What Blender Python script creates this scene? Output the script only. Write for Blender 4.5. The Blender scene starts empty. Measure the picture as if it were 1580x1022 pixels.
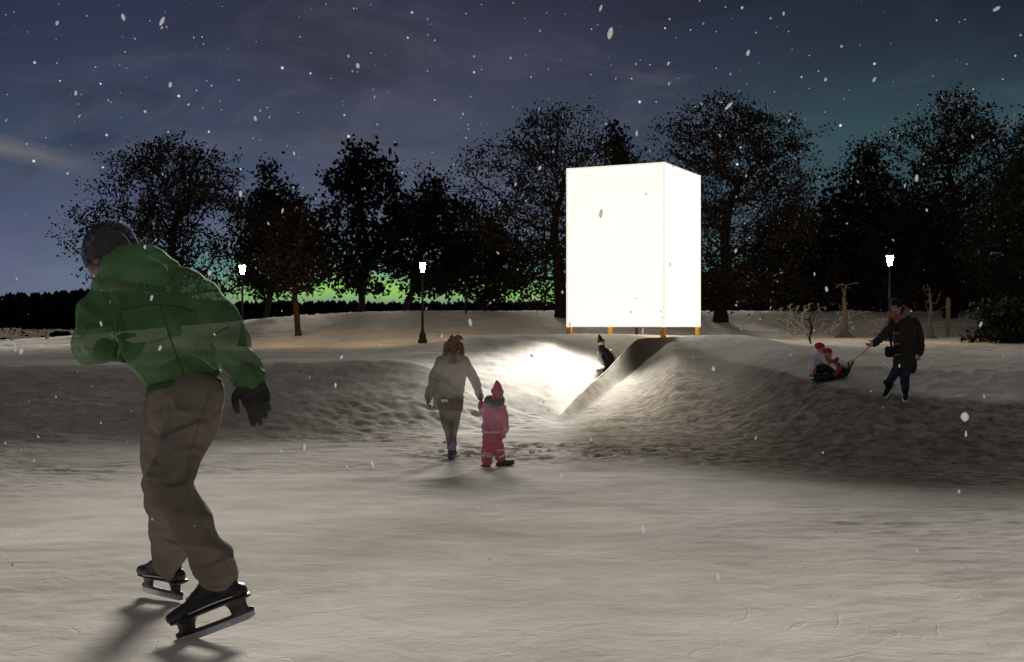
import bpy, bmesh, math, random
import numpy as np
from mathutils import Vector, Matrix, Quaternion

# ------------------------------------------------------------------ basics
S = bpy.context.scene
COL = S.collection
F = 1790.0            # focal length in photo pixels (photo is 1580 wide)
CX, HY = 790.0, 503.0
CAM_Z = 1.88

def at(px, py, D):
    """photo pixel + distance -> world point"""
    return Vector(((px - CX) / F * D, D, CAM_Z - (py - HY) / F * D))

def tag(o, label=None, cat=None, group=None, kind=None):
    if label: o['label'] = label
    if cat: o['category'] = cat
    if group: o['group'] = group
    if kind: o['kind'] = kind
    return o

def mesh_from(name, verts, faces, smooth=True):
    me = bpy.data.meshes.new(name)
    me.from_pydata([tuple(v) for v in verts], [], [tuple(f) for f in faces])
    if smooth:
        me.polygons.foreach_set('use_smooth', [True] * len(me.polygons))
    me.update()
    return me

def empty(name, loc, label, cat, group=None):
    o = bpy.data.objects.new(name, None)
    o.empty_display_size = 0.2
    COL.objects.link(o)
    o.location = loc
    return tag(o, label, cat, group)

def root_of(o):
    while o.parent: o = o.parent
    return o

def put(name, me, mat, parent=None, loc=None):
    """link a mesh given in WORLD coordinates; children are re-expressed about their root's base"""
    o = bpy.data.objects.new(name, me)
    COL.objects.link(o)
    if parent is not None:
        base = Vector(root_of(parent).location)
        o.parent = parent
    else:
        base = Vector(loc) if loc is not None else Vector((0, 0, 0))
        o.location = base
    if base.length > 0:
        me.transform(Matrix.Translation(-base))
    if mat is not None:
        me.materials.clear()
        me.materials.append(mat)
    return o

# ------------------------------------------------------------------ numpy noise
def _hash(ix, iy, iz, seed):
    h = (ix * 374761393 + iy * 668265263 + iz * 2147483647 + seed * 974634777) & 0xFFFFFFFF
    h = ((h ^ (h >> 13)) * 1274126177) & 0xFFFFFFFF
    h = h ^ (h >> 16)
    return (h & 0xFFFFFF) / float(0xFFFFFF) * 2.0 - 1.0

def vnoise(p, seed=0):
    p = np.asarray(p, dtype=np.float64)
    i = np.floor(p).astype(np.int64)
    f = p - i
    u = f * f * f * (f * (f * 6 - 15) + 10)
    r = 0.0
    for dx in (0, 1):
        wx = u[:, 0] if dx else 1 - u[:, 0]
        for dy in (0, 1):
            wy = u[:, 1] if dy else 1 - u[:, 1]
            for dz in (0, 1):
                wz = u[:, 2] if dz else 1 - u[:, 2]
                r = r + wx * wy * wz * _hash(i[:, 0] + dx, i[:, 1] + dy, i[:, 2] + dz, seed)
    return r

def fbm(p, octs=4, seed=0, gain=0.5):
    p = np.asarray(p, dtype=np.float64)
    a, r = 1.0, 0.0
    for k in range(octs):
        r = r + a * vnoise(p * (2.03 ** k) + 17.3 * k, seed + k)
        a *= gain
    return r

# ------------------------------------------------------------------ materials
def mat(name, col, rough=0.75, var=0.15, vscale=6.0, bump=0.0, bscale=40.0, alpha=1.0, emit=None, estr=0.0,
        metal=0.0, spec=0.3, col2=None, stretch=None, sheen=0.0, wrinkle=0.0, wscale=6.0):
    m = bpy.data.materials.new(name)
    m.use_nodes = True
    nt = m.node_tree
    N, L = nt.nodes, nt.links
    b = N['Principled BSDF']
    b.inputs['Roughness'].default_value = rough
    b.inputs['Metallic'].default_value = metal
    b.inputs['Specular IOR Level'].default_value = spec
    if sheen: b.inputs['Sheen Weight'].default_value = sheen
    tc = N.new('ShaderNodeTexCoord')
    src = tc.outputs['Object']
    if stretch:
        mp = N.new('ShaderNodeMapping'); mp.inputs['Scale'].default_value = stretch
        L.new(src, mp.inputs['Vector']); src = mp.outputs['Vector']
    nz = N.new('ShaderNodeTexNoise'); nz.inputs['Scale'].default_value = vscale; nz.inputs['Detail'].default_value = 5
    L.new(src, nz.inputs['Vector'])
    c2 = col2 if col2 else tuple(max(0, c * (1 - 2 * var)) for c in col)
    c1 = col if col2 else tuple(min(1, c * (1 + var)) for c in col)
    cr = N.new('ShaderNodeValToRGB')
    cr.color_ramp.elements[0].position = 0.32; cr.color_ramp.elements[0].color = (*c2, 1)
    cr.color_ramp.elements[1].position = 0.68; cr.color_ramp.elements[1].color = (*c1, 1)
    L.new(nz.outputs['Fac'], cr.inputs['Fac'])
    L.new(cr.outputs['Color'], b.inputs['Base Color'])
    if bump:
        n2 = N.new('ShaderNodeTexNoise'); n2.inputs['Scale'].default_value = bscale; n2.inputs['Detail'].default_value = 6
        L.new(src, n2.inputs['Vector'])
        bp = N.new('ShaderNodeBump'); bp.inputs['Strength'].default_value = bump; bp.inputs['Distance'].default_value = 0.02
        L.new(n2.outputs['Fac'], bp.inputs['Height']); L.new(bp.outputs['Normal'], b.inputs['Normal'])
    if wrinkle:
        mp2 = N.new('ShaderNodeMapping'); mp2.inputs['Scale'].default_value = (1, 1, 1.7); mp2.inputs['Rotation'].default_value = (.3, .6, .2)
        L.new(tc.outputs['Object'], mp2.inputs['Vector'])
        n3 = N.new('ShaderNodeTexNoise'); n3.noise_type = 'RIDGED_MULTIFRACTAL'; n3.inputs['Scale'].default_value = wscale; n3.inputs['Detail'].default_value = 2.5; n3.inputs['Distortion'].default_value = .8
        L.new(mp2.outputs[0], n3.inputs['Vector'])
        bw = N.new('ShaderNodeBump'); bw.inputs['Strength'].default_value = wrinkle; bw.inputs['Distance'].default_value = .035
        L.new(n3.outputs['Fac'], bw.inputs['Height'])
        if bump: L.new(bw.outputs['Normal'], bp.inputs['Normal'])
        else: L.new(bw.outputs['Normal'], b.inputs['Normal'])
    if emit:
        b.inputs['Emission Color'].default_value = (*emit, 1)
        b.inputs['Emission Strength'].default_value = estr
    if alpha < 1: b.inputs['Alpha'].default_value = alpha
    return m

def snow_material():
    m = bpy.data.materials.new('snow')
    m.use_nodes = True
    nt = m.node_tree; N, L = nt.nodes, nt.links
    b = N['Principled BSDF']
    b.inputs['Roughness'].default_value = 0.95
    b.inputs['Specular IOR Level'].default_value = 0.0
    tc = N.new('ShaderNodeTexCoord')
    def noise(scale, stretch, detail=6, rough=0.55, dist=0.0):
        mp = N.new('ShaderNodeMapping'); mp.inputs['Scale'].default_value = stretch
        mp.inputs['Rotation'].default_value = (0, 0, 0.12)
        L.new(tc.outputs['Object'], mp.inputs['Vector'])
        n = N.new('ShaderNodeTexNoise'); n.inputs['Scale'].default_value = scale
        n.inputs['Detail'].default_value = detail; n.inputs['Roughness'].default_value = rough
        n.inputs['Distortion'].default_value = dist
        L.new(mp.outputs['Vector'], n.inputs['Vector'])
        return n.outputs['Fac']
    # trodden, slightly dirty patches: colour of the snow itself
    big = noise(0.35, (1, .8, 1), 4)
    drag = noise(1.3, (1, 1.1, 1), 7, 0.62, 0.9)
    mx = N.new('ShaderNodeMath'); mx.operation = 'MULTIPLY_ADD'
    L.new(drag, mx.inputs[0]); mx.inputs[1].default_value = 0.6
    L.new(big, mx.inputs[2])
    cr = N.new('ShaderNodeValToRGB')
    e = cr.color_ramp.elements
    e[0].position = 0.55; e[0].color = (0.53, 0.50, 0.455, 1)
    e[1].position = 0.95; e[1].color = (0.89, 0.855, 0.795, 1)
    L.new(mx.outputs[0], cr.inputs['Fac'])
    # frosted brown banks, shade deepened in their colour; slide facet's shade painted dark
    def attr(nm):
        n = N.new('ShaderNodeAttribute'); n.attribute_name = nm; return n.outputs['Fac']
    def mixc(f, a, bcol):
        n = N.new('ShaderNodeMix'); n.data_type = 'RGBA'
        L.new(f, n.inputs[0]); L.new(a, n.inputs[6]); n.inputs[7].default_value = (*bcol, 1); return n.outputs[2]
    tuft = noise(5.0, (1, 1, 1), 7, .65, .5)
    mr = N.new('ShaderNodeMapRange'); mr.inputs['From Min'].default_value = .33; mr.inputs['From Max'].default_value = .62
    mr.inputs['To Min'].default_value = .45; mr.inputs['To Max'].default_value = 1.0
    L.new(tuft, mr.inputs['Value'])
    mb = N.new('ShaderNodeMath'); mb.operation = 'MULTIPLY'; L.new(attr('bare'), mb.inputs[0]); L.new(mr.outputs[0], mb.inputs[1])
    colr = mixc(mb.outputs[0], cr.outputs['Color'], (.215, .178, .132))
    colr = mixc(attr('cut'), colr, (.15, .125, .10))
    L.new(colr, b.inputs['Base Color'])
    # relief: wind ripples, scrapes, grain
    rip = noise(4.0, (1, 1.0, 1), 8, 0.62, 0.8)
    scr = noise(13.0, (0.8, .9, 1), 6, 0.6, 1.0)
    gr = noise(38.0, (1, 1, 1), 4, 0.6)
    ln = noise(.9, (1, .55, 1), 2, .5, 2.2)
    l1 = N.new('ShaderNodeMath'); l1.operation = 'SUBTRACT'; L.new(ln, l1.inputs[0]); l1.inputs[1].default_value = .5
    l2 = N.new('ShaderNodeMath'); l2.operation = 'ABSOLUTE'; L.new(l1.outputs[0], l2.inputs[0])
    l3 = N.new('ShaderNodeMapRange'); l3.inputs['From Max'].default_value = .006; l3.inputs['To Min'].default_value = -.22; l3.inputs['To Max'].default_value = 0
    L.new(l2.outputs[0], l3.inputs['Value'])
    l4 = N.new('ShaderNodeMath'); l4.operation = 'ADD'; L.new(rip, l4.inputs[0]); L.new(l3.outputs[0], l4.inputs[1]); rip = l4.outputs[0]
    a1 = N.new('ShaderNodeMath'); a1.operation = 'MULTIPLY_ADD'; L.new(scr, a1.inputs[0]); a1.inputs[1].default_value = 0.38; L.new(rip, a1.inputs[2])
    a2 = N.new('ShaderNodeMath'); a2.operation = 'MULTIPLY_ADD'; L.new(gr, a2.inputs[0]); a2.inputs[1].default_value = 0.10; L.new(a1.outputs[0], a2.inputs[2])
    bp = N.new('ShaderNodeBump'); bp.inputs['Strength'].default_value = 0.27; bp.inputs['Distance'].default_value = 0.045
    L.new(a2.outputs[0], bp.inputs['Height']); L.new(bp.outputs['Normal'], b.inputs['Normal'])
    return m

# ------------------------------------------------------------------ shape helpers
def catmull(P, R, sub):
    P = [Vector(p) for p in P]
    R = [(r, r) if not isinstance(r, (tuple, list)) else tuple(r) for r in R]
    n = len(P)
    if n == 2 or sub <= 1:
        outP, outR = [], []
        k = max(sub, 1)
        for i in range(n - 1):
            for j in range(k):
                t = j / k
                outP.append(P[i].lerp(P[i + 1], t))
                outR.append(tuple(a + (b - a) * t for a, b in zip(R[i], R[i + 1])))
        outP.append(P[-1]); outR.append(R[-1])
        return outP, outR
    outP, outR = [], []
    for i in range(n - 1):
        p0, p1, p2, p3 = P[max(i - 1, 0)], P[i], P[i + 1], P[min(i + 2, n - 1)]
        for j in range(sub):
            t = j / sub
            q = 0.5 * ((2 * p1) + (p2 - p0) * t + (2 * p0 - 5 * p1 + 4 * p2 - p3) * t * t + (3 * p1 - p0 - 3 * p2 + p3) * t ** 3)
            s = t * t * (3 - 2 * t)
            outP.append(q)
            outR.append(tuple(a + (b - a) * s for a, b in zip(R[i], R[i + 1])))
    outP.append(P[-1]); outR.append(R[-1])
    return outP, outR

def loft(P, R, side=None, n=14, cap=(True, True), sub=4):
    """closed lofted tube (verts, faces) along points P with radii R (number or (along side, across))"""
    P, R = catmull(P, R, sub)
    rings = []
    m = len(P)
    T = [(P[min(i + 1, m - 1)] - P[max(i - 1, 0)]).normalized() for i in range(m)]
    h0 = Vector(side) if side is not None else (Vector((1, 0, 0)) if abs(T[0].x) < 0.8 else Vector((0, 1, 0)))
    frames = []
    for i in range(m):
        U = h0 - T[i] * h0.dot(T[i])
        if U.length < 1e-4: U = T[i].orthogonal()
        U.normalize()
        if side is None: h0 = U
        frames.append((U, T[i].cross(U)))
    def ring(c, U, V, ra, rb):
        return [c + U * (ra * math.cos(2 * math.pi * k / n)) + V * (rb * math.sin(2 * math.pi * k / n)) for k in range(n)]
    if cap[0]:
        for a in (80, 55, 28):
            s, c = math.cos(math.radians(a)), math.sin(math.radians(a))
            rings.append(ring(P[0] - T[0] * (min(R[0]) * c * 0.9), *frames[0], R[0][0] * s, R[0][1] * s))
    for i in range(m):
        rings.append(ring(P[i], *frames[i], *R[i]))
    if cap[1]:
        for a in (28, 55, 80):
            s, c = math.cos(math.radians(a)), math.sin(math.radians(a))
            rings.append(ring(P[-1] + T[-1] * (min(R[-1]) * c * 0.9), *frames[-1], R[-1][0] * s, R[-1][1] * s))
    V, Fc = [], []
    for r in rings: V += r
    for i in range(len(rings) - 1):
        for k in range(n):
            k2 = (k + 1) % n
            Fc.append((i * n + k, i * n + k2, (i + 1) * n + k2, (i + 1) * n + k))
    Fc.append(tuple(reversed(range(n))))
    Fc.append(tuple((len(rings) - 1) * n + k for k in range(n)))
    return V, Fc

def ellipsoid(c, r, M=None, nu=16, nv=10):
    c = Vector(c)
    V, Fc = [], []
    for j in range(nv + 1):
        th = math.pi * j / nv
        if j in (0, nv):
            V.append(Vector((0, 0, r[2] * math.cos(th)))); continue
        for i in range(nu):
            ph = 2 * math.pi * i / nu
            V.append(Vector((r[0] * math.sin(th) * math.cos(ph), r[1] * math.sin(th) * math.sin(ph), r[2] * math.cos(th))))
    def idx(j, i):
        if j == 0: return 0
        if j == nv: return len(V) - 1
        return 1 + (j - 1) * nu + i % nu
    for j in range(nv):
        for i in range(nu):
            if j == 0: Fc.append((0, idx(1, i), idx(1, i + 1)))
            elif j == nv - 1: Fc.append((idx(j, i), len(V) - 1, idx(j, i + 1)))
            else: Fc.append((idx(j, i), idx(j + 1, i), idx(j + 1, i + 1), idx(j, i + 1)))
    if M is not None: V = [M @ v for v in V]
    return [v + c for v in V], Fc

def box(c, s, M=None):
    c = Vector(c)
    V = [Vector((x * s[0] / 2, y * s[1] / 2, z * s[2] / 2)) for x in (-1, 1) for y in (-1, 1) for z in (-1, 1)]
    if M is not None: V = [M @ v for v in V]
    return [v + c for v in V], [(0, 1, 3, 2), (4, 6, 7, 5), (0, 4, 5, 1), (2, 3, 7, 6), (0, 2, 6, 4), (1, 5, 7, 3)]

def beam(a, b, w, d, up=(0, 0, 1)):
    """square bar from a to b"""
    a, b = Vector(a), Vector(b)
    T = (b - a).normalized()
    U = Vector(up).cross(T)
    if U.length < 1e-4: U = Vector((1, 0, 0)).cross(T)
    U.normalize(); W = T.cross(U)
    M = Matrix((U, W, T)).transposed()
    return box((a + b) / 2, (w, d, (b - a).length), M)

def join(prims):
    V, Fc = [], []
    for v, f in prims:
        o = len(V)
        V += list(v)
        Fc += [tuple(i + o for i in q) for q in f]
    return V, Fc

def xf(prim, M):
    return [M @ v for v in prim[0]], prim[1]

def fuse(prims, voxel, smooth=4, fold=None, seed=1, name='fused'):
    """overlapping closed shapes -> one continuous surface"""
    V, Fc = join(prims)
    me = mesh_from(name, V, Fc)
    o = bpy.data.objects.new('tmp', me); COL.objects.link(o)
    r = o.modifiers.new('r', 'REMESH'); r.mode = 'VOXEL'; r.voxel_size = voxel; r.use_smooth_shade = True
    if smooth:
        s = o.modifiers.new('s', 'SMOOTH'); s.factor = 0.5; s.iterations = smooth
    dg = bpy.context.evaluated_depsgraph_get(); dg.update()
    out = bpy.data.meshes.new_from_object(o.evaluated_get(dg))
    bpy.data.objects.remove(o); bpy.data.meshes.remove(me)
    out.name = name
    if fold:
        amp, fr, st = fold
        nv = len(out.vertices)
        co = np.empty(nv * 3); out.vertices.foreach_get('co', co); co = co.reshape(-1, 3)
        no = np.empty(nv * 3); out.vertices.foreach_get('normal', no); no = no.reshape(-1, 3)
        q = co * np.array(st) * fr
        q[:, 2] += q[:, 0] * 0.6
        w = vnoise(co * fr * 0.5, seed + 9)[:, None] * 1.2
        n1 = 1 - np.abs(vnoise(q + w, seed)) * 2
        n2 = vnoise(q * 2.3 + w, seed + 3)
        co = co + no * (amp * (0.75 * n1 + 0.4 * n2))[:, None]
        out.vertices.foreach_set('co', co.ravel())
    out.polygons.foreach_set('use_smooth', [True] * len(out.polygons))
    out.update()
    return out

# ------------------------------------------------------------------ terrain
def Z(y, D): return CAM_Z - (y - HY) / F * D

FRONT = [  # px, base D, (ridge D, z), (edge D, z)
    (-3500, 18.0, 20.5, .55, 22.8, 1.10), (0, 18.0, 20.5, .55, 22.8, 1.10), (430, 19.0, 21.2, .55, 23.4, 1.13),
    (620, 20.0, 22.2, .55, 24.4, 1.20), (690, 20.5, 22.0, .35, 24.0, .95), (730, 21.2, 22.0, .12, 23.0, .38),
    (850, 21.2, 22.0, .03, 22.8, .08), (865, 21.0, 22.2, .0, 22.9, .10), (890, 20.5, 22.9, .03, 24.1, .41),
    (935, 19.5, 25.2, .36, 26.4, .82), (985, 19.0, 27.8, .855, 29.0, 1.57), (1040, 18.0, 28.6, 1.57, 29.3, 1.60),
    (1110, 17.3, 25.5, 1.07, 28.2, 1.66), (1180, 16.5, 23.0, 1.06, 27.6, 1.66), (1270, 15.8, 19.0, .85, 20.6, 1.12),
    (1400, 15.5, 18.5, .72, 20.6, 1.10), (1580, 15.4, 18.2, .62, 20.3, 1.10), (5000, 15.4, 18.2, .62, 20.3, 1.10)]
BACK = [   # px, bed z just behind the edge, k1, k2, k3, k4 (D=42) z, ridge (D=48) z
    (-3500, 1.10, 26, 1.15, 30, 1.19, 36, 1.236, 1.317, 1.263), (0, 1.10, 26, 1.15, 30, 1.19, 36, 1.236, 1.317, 1.263),
    (150, 1.11, 26, 1.15, 30, 1.19, 36, 1.24, 1.434, 1.56), (300, 1.12, 26, 1.16, 30, 1.2, 36, 1.24, 1.56, 1.90),
    (430, 1.13, 26, 1.17, 30, 1.2, 36, 1.24, 1.716, 2.255), (560, 1.17, 26.2, 1.2, 30.5, 1.22, 36, 1.25, 1.83, 2.47),
    (620, 1.20, 26.5, 1.24, 31, 1.25, 36, 1.27, 1.83, 2.48), (690, .95, 26.5, 1.3, 30, 1.5, 36, 1.4, 1.83, 2.5),
    (730, .38, 26.5, 1.15, 29, 1.62, 36, 1.5, 1.85, 2.5), (850, .08, 26, .90, 29.8, 1.65, 36, 1.52, 1.85, 2.5),
    (865, .03, 26, .72, 30.3, 1.66, 36, 1.53, 1.85, 2.5), (890, .14, 26.6, .74, 30.8, 1.66, 36, 1.53, 1.85, 2.5),
    (935, .52, 28, .98, 30.7, 1.66, 36, 1.53, 1.85, 2.5), (985, 1.22, 29.7, 1.36, 30.5, 1.64, 36, 1.53, 1.85, 2.5),
    (1040, 1.60, 30, 1.61, 31.5, 1.61, 36, 1.52, 1.85, 2.5), (1110, 1.66, 30, 1.62, 32, 1.6, 37, 1.45, 1.8, 2.5),
    (1180, 1.66, 30, 1.60, 33, 1.5, 37, 1.45, 1.7, 2.5), (1270, 1.12, 24, 1.25, 30, 1.38, 37, 1.5, 1.5, 2.47),
    (1400, 1.10, 24, 1.22, 30, 1.34, 37, 1.47, 1.5, 2.47), (1580, 1.10, 24, 1.22, 30, 1.33, 37, 1.47, 1.52, 2.47),
    (5000, 1.10, 24, 1.22, 30, 1.33, 37, 1.47, 1.52, 2.47)]
FA, BA = np.array(FRONT, float), np.array(BACK, float)

_W = np.exp(-np.linspace(-2, 2, 17) ** 2 / 2); _W /= _W.sum()
def cols(A, px):
    # profile numbers eased across neighbouring azimuths; tight beside the cut edge of the slide
    s = float(np.interp(px, [600, 760, 850, 1020, 1100, 1180], [45, 18, 5, 6, 26, 42]))
    q = px + np.linspace(-2, 2, 17) * s
    return [float((np.interp(q, A[:, 0], A[:, k]) * _W).sum()) for k in range(1, A.shape[1])]

def pchip(x, y, q):
    x, y, q = np.asarray(x, float), np.asarray(y, float), np.asarray(q, float)
    h = np.diff(x); d = np.diff(y) / h
    m = np.zeros(len(x))
    m[0], m[-1] = d[0], d[-1]
    for k in range(1, len(x) - 1):
        if d[k - 1] * d[k] > 0:
            w1, w2 = 2 * h[k] + h[k - 1], h[k] + 2 * h[k - 1]
            m[k] = (w1 + w2) / (w1 / d[k - 1] + w2 / d[k])
    i = np.clip(np.searchsorted(x, q) - 1, 0, len(h) - 1)
    t = (q - x[i]) / h[i]
    t2, t3 = t * t, t ** 3
    return (2 * t3 - 3 * t2 + 1) * y[i] + (t3 - 2 * t2 + t) * h[i] * m[i] + (-2 * t3 + 3 * t2) * y[i + 1] + (t3 - t2) * h[i] * m[i + 1]

def column(px):
    b, rd, rz, ed, ez = cols(FA, px)
    zb, d1, z1, d2, z2, d3, z3, z4, z5 = cols(BA, px)
    fx = [0.5, 4.4, 9, 13, 14.8, b, rd, ed]
    fz = [.957, .70, .396, .14, .035, 0.0, rz, ez]
    bx = [ed + .06, d1, d2, d3, 42, 48, 56, 80, 160, 900]
    bz = [zb, z1, z2, z3, z4, z5, z5 - .5, .3, 0, 0]
    return fx, fz, bx, bz, rd, ed

def gz(px, D):
    fx, fz, bx, bz, rd, ed = column(px)
    return float(pchip(fx, fz, [D])[0]) if D <= ed else float(pchip(bx, bz, [max(D, ed + .06)])[0])

def ground_at(px, D):
    return Vector(((px - CX) / F * D, D, gz(px, D)))

def build_ground(m):
    pxs = np.concatenate([np.linspace(-3400, -160, 40, endpoint=False), np.arange(-160, 1745, 3.5), np.linspace(1745, 4900, 40)])
    rows = []
    BROWN_SHADE, FACET_SHADE = [], []
    nseg = (330, 22, 2, 150, 50, 30)
    X = []; n_rows = None
    V = []
    for px in pxs:
        fx, fz, bx, bz, rd, ed = column(px)
        D = np.concatenate([np.geomspace(1.0, 3.7, 8, endpoint=False), np.linspace(3.7, rd, nseg[0], endpoint=False), np.linspace(rd, ed, nseg[1])])
        zf = pchip(fx, fz, D)
        D2 = np.concatenate([np.linspace(ed + .06, 42, nseg[3], endpoint=False), np.linspace(42, 70, nseg[4], endpoint=False), np.geomspace(70, 900, nseg[5])])
        z2 = pchip(bx, bz, D2)
        D = np.concatenate([D, D2]); z = np.concatenate([zf, z2])
        n_rows = len(D)
        V.append(np.stack([(px - CX) / F * D, D, z], 1))
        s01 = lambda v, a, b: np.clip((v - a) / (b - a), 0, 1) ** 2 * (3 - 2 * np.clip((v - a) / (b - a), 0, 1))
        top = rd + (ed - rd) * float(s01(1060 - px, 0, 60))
        br = float(s01(px, 845, 925)) * s01(D, 14.4 - 6.2 * float(s01(px, 930, 1560)), 17.2 - 4.2 * float(s01(px, 930, 1560))) * (1 - s01(D, top - .1, top + .35))  # right hill: brown frost, with the slope's shade painted in and carried forward
        br = br * (1 - .65 * float(s01(px, 880, 960)) * float(s01(1230 - px, 0, 110)) * s01(D, rd - 4.5, rd))  # less painted shade near the crest, where lantern light falls
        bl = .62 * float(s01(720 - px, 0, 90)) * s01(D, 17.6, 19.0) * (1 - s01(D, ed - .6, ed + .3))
        BROWN_SHADE.append(np.maximum(br, bl))
        FACET_SHADE.append(float(s01(px, 935, 985)) * float(s01(1052 - px, 0, 14)) * s01(D, rd + .02, rd + .14) * (D <= ed + .02))  # shade of the facet beside the slide, put into the colour
    V = np.concatenate(V)
    D = V[:, 1]
    # relief of wind-worn, trodden snow
    amp = np.interp(D, [3, 12, 17, 24, 45, 60], [.005, .010, .030, .030, .034, .05])
    edge = np.ones(len(V))
    q = V * np.array([1.0, 1.8, 1.0])
    w = vnoise(V * 0.5, 5)[:, None] * 0.8
    patch = np.clip(0.55 + 0.9 * vnoise(V * np.array([.35, .35, .35]) + 40, 8), 0.15, 1.3)
    n = 0.55 * fbm(q * 1.1 + w, 2, 11) + 0.75 * patch * fbm(q * np.array([3.2, 3.4, 3.2]) + w * 2, 3, 21, .6) + 0.6 * patch * fbm(q * np.array([6.5, 6, 6.5]), 2, 31)
    V[:, 2] += amp * n
    nc = len(pxs)
    idx = np.arange(nc * n_rows).reshape(nc, n_rows)
    q4 = np.stack([idx[:-1, :-1], idx[1:, :-1], idx[1:, 1:], idx[:-1, 1:]], -1).reshape(-1, 4)
    me = bpy.data.meshes.new('snow_ground')
    me.vertices.add(len(V)); me.vertices.foreach_set('co', V.ravel())
    me.loops.add(q4.size); me.loops.foreach_set('vertex_index', q4.ravel().astype(np.int32))
    me.polygons.add(len(q4)); me.polygons.foreach_set('loop_start', np.arange(0, q4.size, 4, dtype=np.int32))
    me.polygons.foreach_set('use_smooth', np.ones(len(q4), bool))
    me.update(calc_edges=True)
    for nm, arr in (('bare', BROWN_SHADE), ('cut', FACET_SHADE)):  # bank brown with painted shade, and the facet's painted shade
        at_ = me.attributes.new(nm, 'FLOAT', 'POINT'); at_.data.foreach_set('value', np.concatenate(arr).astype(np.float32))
    # keep the cut edge of the slide crisp
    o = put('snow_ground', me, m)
    tag(o, kind='structure')
    return o
# ------------------------------------------------------------------ trees
def foreach_mesh(name, V, faces, smooth=False):
    """V (n,3), faces (m,4) -> mesh, fast"""
    me = bpy.data.meshes.new(name)
    V = np.asarray(V, np.float64); faces = np.asarray(faces, np.int32)
    me.vertices.add(len(V)); me.vertices.foreach_set('co', V.ravel())
    me.loops.add(faces.size); me.loops.foreach_set('vertex_index', faces.ravel())
    me.polygons.add(len(faces)); me.polygons.foreach_set('loop_start', np.arange(0, faces.size, faces.shape[1], dtype=np.int32))
    if smooth: me.polygons.foreach_set('use_smooth', np.ones(len(faces), bool))
    me.update(calc_edges=True)
    return me

def grow(trunk, pts, bf):
    """balanced spanning tree: joins crown points to the trunk so that limbs fork the way boughs do"""
    nodes = [np.array(p, float) for p in trunk]
    par = [-1] + list(range(len(trunk) - 1))
    plen = [0.0]
    for i in range(1, len(trunk)): plen.append(plen[-1] + np.linalg.norm(nodes[i] - nodes[i - 1]) * 0.6)
    P = np.array(pts, float)
    n = len(P)
    best = np.full(n, 1e9); bp = np.zeros(n, int); done = np.zeros(n, bool)
    start = max(1, len(trunk) // 3)
    def relax(k):
        d = np.linalg.norm(P - nodes[k], axis=1)
        # boughs climb outwards: coming from above is costly
        dz = nodes[k][2] - P[:, 2]
        c = d + bf * (plen[k]) + np.clip(dz, 0, None) * 0.8
        u = (c < best) & ~done
        best[u] = c[u]; bp[u] = k
    for k in range(start, len(trunk)): relax(k)
    for _ in range(n):
        j = int(np.argmin(np.where(done, 1e9, best)))
        done[j] = True
        nodes.append(P[j]); par.append(int(bp[j]))
        plen.append(plen[bp[j]] + np.linalg.norm(P[j] - nodes[bp[j]]))
        relax(len(nodes) - 1)
    return np.array(nodes), np.array(par)

def wood_mesh(name, nodes, par, r_tip, r_base, flare=1.0):
    n = len(nodes)
    w = np.zeros(n)
    kids = np.zeros(n, int)
    for i in range(1, n): kids[par[i]] += 1
    w[kids == 0] = 1.0
    order = np.argsort(-np.array([depth_of(par, i) for i in range(n)]))
    for i in order:
        if par[i] >= 0: w[par[i]] += w[i]
    r = r_tip * np.maximum(w, 1) ** 0.5
    r = r * (r_base / r[0]) if r[0] > r_base else r
    r = np.maximum(r, r_tip * 0.7)
    r[0] *= flare
    V, Q = [], []
    for i in range(1, n):
        a, b = nodes[par[i]], nodes[i]
        T = b - a; L = np.linalg.norm(T)
        if L < 1e-5: continue
        T = T / L
        h = np.array([1.0, 0, 0]) if abs(T[0]) < .8 else np.array([0, 1.0, 0])
        U = np.cross(T, h); U /= np.linalg.norm(U); W = np.cross(T, U)
        k = 8 if r[i] > .06 else 5
        ra = min(r[par[i]], r[i] * 1.5) if par[i] > 0 or i > 1 else r[0]
        o = len(V)
        mid = (a + b) / 2 + (U * math.sin(i * 7.1) + W * math.cos(i * 3.7)) * L * 0.05
        for c, rr in ((a - T * ra * .3, ra), (mid, (ra + r[i]) / 2), (b + T * r[i] * .2, r[i])):
            for t in range(k):
                an = 2 * math.pi * t / k
                V.append(c + (U * math.cos(an) + W * math.sin(an)) * rr)
        for s in (0, 1):
            for t in range(k):
                Q.append((o + s * k + t, o + s * k + (t + 1) % k, o + (s + 1) * k + (t + 1) % k, o + (s + 1) * k + t))
    return foreach_mesh(name, V, Q, True)

def depth_of(par, i):
    d = 0
    while par[i] >= 0:
        i = par[i]; d += 1
    return d

def leaf_mesh(name, centers, per, sigma, size, rng, squash=0.8):
    c = np.repeat(np.asarray(centers), per, axis=0)
    n = len(c)
    c = c + rng.normal(0, 1, (n, 3)) * sigma * np.array([1, 1, squash])
    ax = rng.normal(0, 1, (n, 3)); ax[:, 2] -= 0.5
    ax /= np.linalg.norm(ax, axis=1)[:, None]
    b = rng.normal(0, 1, (n, 3)); b -= ax * (b * ax).sum(1)[:, None]; b /= np.linalg.norm(b, axis=1)[:, None]
    nn = np.cross(ax, b)
    s = size * rng.uniform(.6, 1.35, n)[:, None]
    fold = nn * s * .12
    P = [c - ax * s * .5, c - ax * s * .22 + b * s * .30 + fold, c + ax * s * .18 + b * s * .27 + fold, c + ax * s * .55,
         c - ax * s * .22 - b * s * .30 + fold, c + ax * s * .18 - b * s * .27 + fold]
    V = np.stack(P, 1).reshape(-1, 3)
    o = np.arange(n)[:, None] * 6
    Q = np.concatenate([o + np.array([[0, 1, 2, 3]]), o + np.array([[0, 3, 5, 4]])], 0)
    return foreach_mesh(name, V, Q)

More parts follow.
